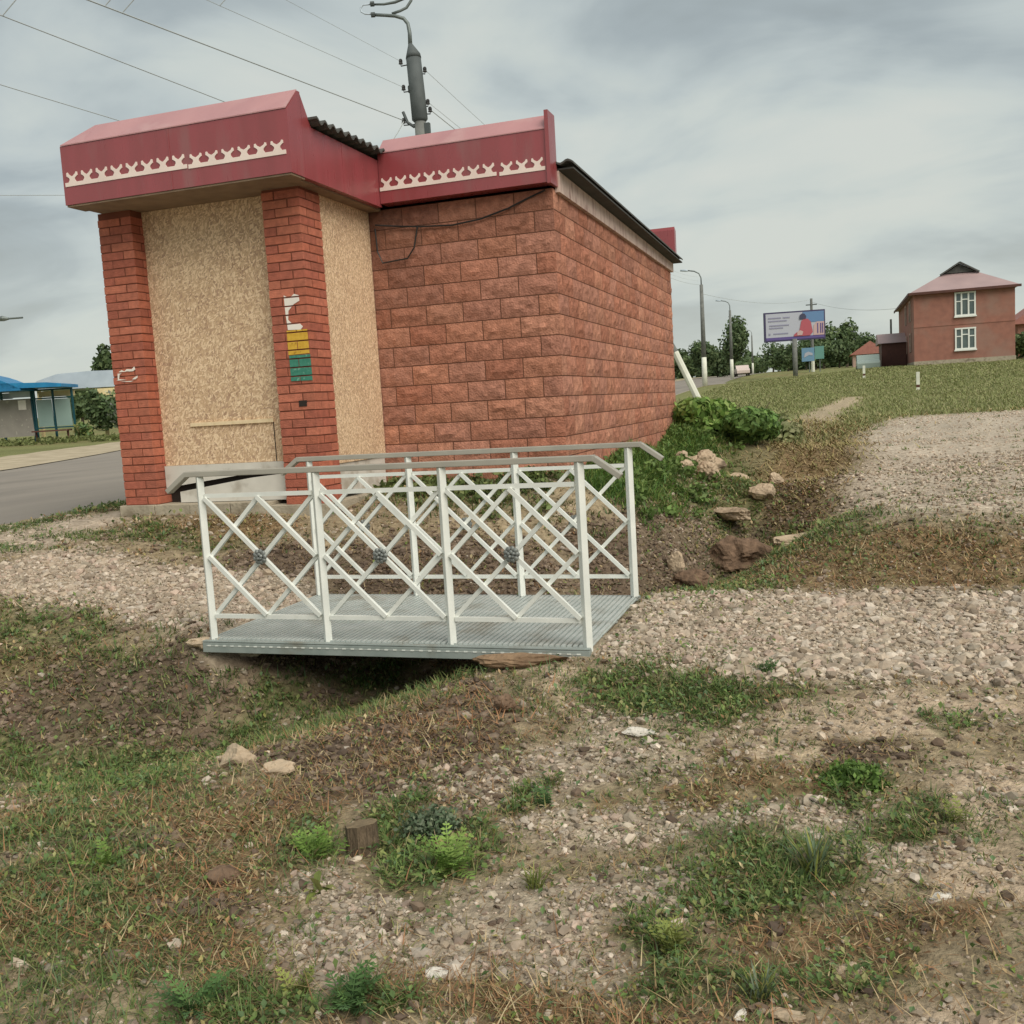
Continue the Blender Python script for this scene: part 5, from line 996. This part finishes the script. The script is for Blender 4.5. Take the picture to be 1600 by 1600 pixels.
for zz in (.55,1.77,2.12): m=MB(); m.bar(tuple(B0+U*2.98+Zv*zz),tuple(B0+U*4.66+Zv*zz),.06,.06); m.build('rail',M['teal'],bs_)
sh([(2.05,1.86),(2.92,1.86),(2.92,2.2),(2.0,2.25)],-.05,.03,M['paleroof'],'fascia_panel')
sh(rect(3.1,4.6,1.83,2.06),-.35,.03,M['cream'],'rear_light_strip'); sh(rect(-1.5,2.0,1.84,2.08),-.35,.03,M['paleroof'],'rear_light_strip')
arc=[(-1.1+4.2*t_,2.16+.72*sin(pi*t_)) for t_ in [i/14 for i in range(15)]]
m=MB(); m.prism(arc+[(3.1,2.1),(-1.1,2.1)],B0+Nn*-.4,U,Zv,Nn*1.6); m.build('canopy',M['blue'],bs_)
m=MB(); m.prism([(2.3,2.2),(4.75,2.16),(4.75,2.28),(4.2,2.36),(2.3,2.42)],B0+Nn*-.4,U,Zv,Nn*1.6); m.build('canopy',M['blue'],bs_)
m=MB(); m.bar(tuple(B0+U*3.1+Nn*.45+Zv*.42),tuple(B0+U*4.6+Nn*.45+Zv*.42),.4,.06); 
for a in (3.2,4.5): m.bar(tuple(B0+U*a+Nn*.45+Zv*-.1),tuple(B0+U*a+Nn*.45+Zv*.4),.06,.06)
m.build('bench',M['brown'],bs_)
# pale roofed market canopy behind
C0=B0+Nn*-4.5; mc=thing('market_canopy',tuple(C0+U*5),'market stall canopy with pale curved roof and cream valance behind the bus shelter','canopy')
m=MB(); m.prism([(1.8,2.2),(8.2,2.15),(8.2,2.75),(7.0,2.85),(4.6,2.9),(3.2,2.85),(2.3,2.6)],C0,U,Zv,Nn*2.5); m.build('roof',M['paleroof'],mc)
m=MB(); m.prism([(5.0,1.72),(7.6,1.72),(7.6,2.12),(4.8,2.12)],C0+Nn*2.52,U,Zv,Nn*.04); m.build('valance',M['cream'],mc)
for a in (2.2,5.0,7.25,8.0):
    m=MB(); m.bar(tuple(C0+U*a+Nn*2.2+Zv*-.3),tuple(C0+U*a+Nn*2.2+Zv*2.2),.12,.12); m.build('post',M['cream'],mc)
# ---------------------------------------------------------------- trees and shrubs
TG=[(.10,.15,.065),(.12,.175,.075),(.085,.13,.06),(.15,.20,.09)]
def tree(x,y,h,w,label,cols=TG,n=1500,seed=1,trunk=.25,name='broadleaf_tree',grp='background trees',size=.28,lob=12):
    z=hz(x,y); t_=thing(name,(x,y,z),label,'tree',grp)
    b=MB(); b.tube([(x,y,z-.2),(x+.1,y,z+h*.3),(x,y,z+h*.75)],[h*.03,h*.02,h*.008],7)
    for k in range(5):
        a=k*1.3+seed; b.tube([(x,y,z+h*(.25+.08*k)),(x+w*.3*cos(a),y+w*.3*sin(a),z+h*(.45+.08*k))],[h*.012,h*.004],5)
    b.build('trunk',M['bark'],t_)
    b=MB(); crown(b,(x,y,z+h*(trunk+(1-trunk)/2)),(w/2,w/2,h*(1-trunk)/2*1.05),n,size,cols,lob,seed); b.build('crown',M['leaf'],t_); return t_
tree(-13.6,141,8.4,5.6,'large round dark tree behind the second street lamp',n=3600,seed=2,trunk=.05,size=.26)
tree(-18.2,146,6.3,6.5,'low dark tree left of the nearest street lamp',n=2400,seed=3,trunk=.05,size=.26); tree(-21.5,140,5.2,6,'dark tree half hidden by the shop end wall',n=2000,seed=4,trunk=.05); tree(-16.6,150,4.4,5,'low bushy tree between the two nearest street lamps',n=1800,seed=14,trunk=.0)
for (x,y,h,w_,l,s) in ((-8.6,200,6.4,7,'far tree low under the left half of the billboard',5),(-5.0,190,6.2,7,'far tree low under the middle of the billboard',6),(-1.6,158,7.6,5.2,'dark tree at the right edge of the billboard',7),(1.75,160,7.6,5.6,'rounded tree standing alone between billboard and house',8),(4.6,172,5.6,7,'lower tree behind the red roofed cottage',9),(-2.6,150,4.6,5,'low dark tree behind the direction sign',10),(.6,150,4.2,5,'low tree left of the red roofed cottage',11),(-12,210,6,7,'far tree beside the third street lamp',12),(25,112,6,8,'dark tree beyond the right corner of the brick house',13)):
    tree(x,y,h,w_,l,n=2000,seed=s,trunk=.04,size=.28)
z=hz(14,88); b=MB(); crown(b,(14.2,88,z+1.2),(2.2,1.6,1.5),1800,.16,TG,9,33); tag(b.build('shrub',M['leaf'],None,(14.2,88,z)),'dark shrub at the foot of the right corner of the brick house','bush')
tree(-52.2,62.7,6.2,3.8,'taller tree partly hidden by the left brick pillar',n=2400,seed=20,trunk=.1); tree(-54.9,61.9,4.55,2.2,'small rounded tree over the market canopy roof',n=1600,seed=21,trunk=.1)
def shrub(x,y,r,h,lab,s,cols=TG):
    z=hz(x,y); b=MB(); crown(b,(x,y,z+h*.45),(r,r*.8,h*.55),1300,.11,cols,9,s); tag(b.build('shrub',M['leaf'],None,(x,y,z)),lab,'bush','shrubs behind the bus shelter')
shrub(-30.2,35.2,1.1,2.4,'dark shrub right behind the end of the bus shelter',40); shrub(-28.9,35.2,1.3,2.2,'shrub with pale blossoms under the cream valance',41,TG+[(.4,.42,.36),(.12,.17,.09)]); shrub(-27.6,34.9,1.3,2.0,'shrub beside the left brick pillar under the canopy',42)
shrub(-29.6,33.4,.5,.8,'low shrub at the foot of the glass panels',43,gp.tolist())
b=MB()
for k in range(300):
    t_=rng.random(); p=B0+U*(-3+t_*11)+Nn*(-.5+rng.random()*4.0); z=hz(p.x,p.y); crown(b,(p.x,p.y,z+.07),(.28,.28,.22),26,.06,[(.17,.20,.07),(.21,.23,.09),(.14,.17,.06)],2,k,fill=.2)
tag(b.build('weeds',M['leaf']),kind='stuff')
b=MB(); R3=np.random.default_rng(8)
for k in range(420):
    x=R3.uniform(-80,90); y=230+R3.uniform(-15,15); 
    if -16<x<-11: continue
    z=hz(x,y); crown(b,(x,y,z+1.8),(3.2,2.5,2.6+1.6*R3.random()),70,.7,TG,3,k)
tag(b.build('far_wood',M['leaf']),kind='stuff')
# ---------------------------------------------------------------- sky, sun, camera
wd=bpy.data.worlds.new('World'); SC.world=wd; wd.use_nodes=True; N=wd.node_tree.nodes; L=wd.node_tree.links; bg=N['Background']
SUN_EL,SUN_AZ=radians(45),radians(128)      # compass from +Y, clockwise
sk=N.new('ShaderNodeTexSky'); sk.sky_type='NISHITA'; sk.sun_disc=False; sk.sun_elevation=SUN_EL; sk.sun_rotation=SUN_AZ; sk.dust_density=2
tc=N.new('ShaderNodeTexCoord'); sx=N.new('ShaderNodeSeparateXYZ'); L.new(tc.outputs['Generated'],sx.inputs[0])
def mth(op,a,b_=None,c_=None):
    n=N.new('ShaderNodeMath'); n.operation=op
    for i,v_ in enumerate((a,b_,c_)):
        if v_ is None: continue
        if hasattr(v_,'links'): L.new(v_,n.inputs[i])
        else: n.inputs[i].default_value=v_
    return n.outputs[0]
zz=mth('ADD',mth('MAXIMUM',sx.outputs[2],0.0),.24)
cx=N.new('ShaderNodeCombineXYZ'); L.new(mth('DIVIDE',sx.outputs[0],zz),cx.inputs[0]); L.new(mth('DIVIDE',sx.outputs[1],zz),cx.inputs[1])
def cn(sc,det,dist,off):
    mp=N.new('ShaderNodeMapping'); mp.inputs['Location'].default_value=off; mp.inputs['Rotation'].default_value=(0,0,.35); mp.inputs['Scale'].default_value=(1.0,1.25,1); L.new(cx.outputs[0],mp.inputs[0])
    n=N.new('ShaderNodeTexNoise'); n.inputs['Scale'].default_value=sc; n.inputs['Detail'].default_value=det; n.inputs['Roughness'].default_value=.5; n.inputs['Distortion'].default_value=dist; L.new(mp.outputs[0],n.inputs['Vector']); return n.outputs['Fac']
n1=cn(.75,5,.5,(CLX,CLY,0)); n2=cn(2.0,7,.5,(2.7,8.1,0))
f=mth('ADD',mth('MULTIPLY',n1,.66),mth('MULTIPLY',n2,.34))
dk_=mth('MULTIPLY',mth('MULTIPLY',mth('ADD',sx.outputs[0],.45),sx.outputs[2]),-.32)
f=mth('ADD',f,dk_)
r=N.new('ShaderNodeValToRGB'); e=r.color_ramp.elements
k=1/0.1
def cc(*c): return tuple(v_*1.0 for v_ in S(*c))+(1,)
e[0].position=.41; e[0].color=cc(150,159,160); e[1].position=.60; e[1].color=cc(207,211,204)
for p,c_ in ((.455,(164,174,176)),(.505,(186,195,194)),(.55,(199,206,201))):
    x=e.new(p); x.color=cc(*c_)
L.new(f,r.inputs[0])
# paler towards the horizon
hm=N.new('ShaderNodeMapRange'); hm.inputs[1].default_value=.0; hm.inputs[2].default_value=.22; hm.inputs[3].default_value=.75; hm.inputs[4].default_value=0; L.new(sx.outputs[2],hm.inputs[0])
m1=N.new('ShaderNodeMix'); m1.data_type='RGBA'; L.new(hm.outputs[0],m1.inputs[0]); L.new(r.outputs[0],m1.inputs[6]); m1.inputs[7].default_value=cc(205,209,199)
sc_=N.new('ShaderNodeVectorMath'); sc_.operation='SCALE'; sc_.inputs[3].default_value=k*SKYK; L.new(m1.outputs[2],sc_.inputs[0])
m2=N.new('ShaderNodeMix'); m2.data_type='RGBA'; m2.inputs[0].default_value=.96; L.new(sk.outputs[0],m2.inputs[6]); L.new(sc_.outputs[0],m2.inputs[7])
L.new(m2.outputs[2],bg.inputs['Color']); bg.inputs['Strength'].default_value=.1
sl=bpy.data.lights.new('sun','SUN'); sl.energy=SUNE; sl.angle=radians(52); sl.color=(1,.935,.83); so=bpy.data.objects.new('sun',sl); COL.objects.link(so)
sd=Vector((sin(SUN_AZ)*cos(SUN_EL),cos(SUN_AZ)*cos(SUN_EL),sin(SUN_EL))); so.rotation_euler=sd.to_track_quat('Z','Y').to_euler(); so.location=(0,0,30)
cam=bpy.data.cameras.new('camera'); co=bpy.data.objects.new('camera',cam); COL.objects.link(co); SC.camera=co
PI_,RO_,YA_,FP=0.10732,-0.059086,-0.32178,1539.
fw=Vector((sin(YA_)*cos(PI_),cos(YA_)*cos(PI_),-sin(PI_))); rt=Vector((cos(YA_),-sin(YA_),0)); upv=rt.cross(fw)
r2=rt*cos(RO_)+upv*sin(RO_); u2=upv*cos(RO_)-rt*sin(RO_)
mt=Matrix.Identity(4)
for i in range(3): mt[i][0]=r2[i]; mt[i][1]=u2[i]; mt[i][2]=-fw[i]; mt[i][3]=(0,0,1.55)[i]
co.matrix_world=mt; cam.sensor_fit='HORIZONTAL'; cam.sensor_width=36; cam.lens=36*FP/1600; cam.clip_end=4000; cam.clip_start=.05
SC.view_settings.view_transform='Standard'; SC.view_settings.look='None'; SC.view_settings.gamma=1; SC.view_settings.exposure=EXPO
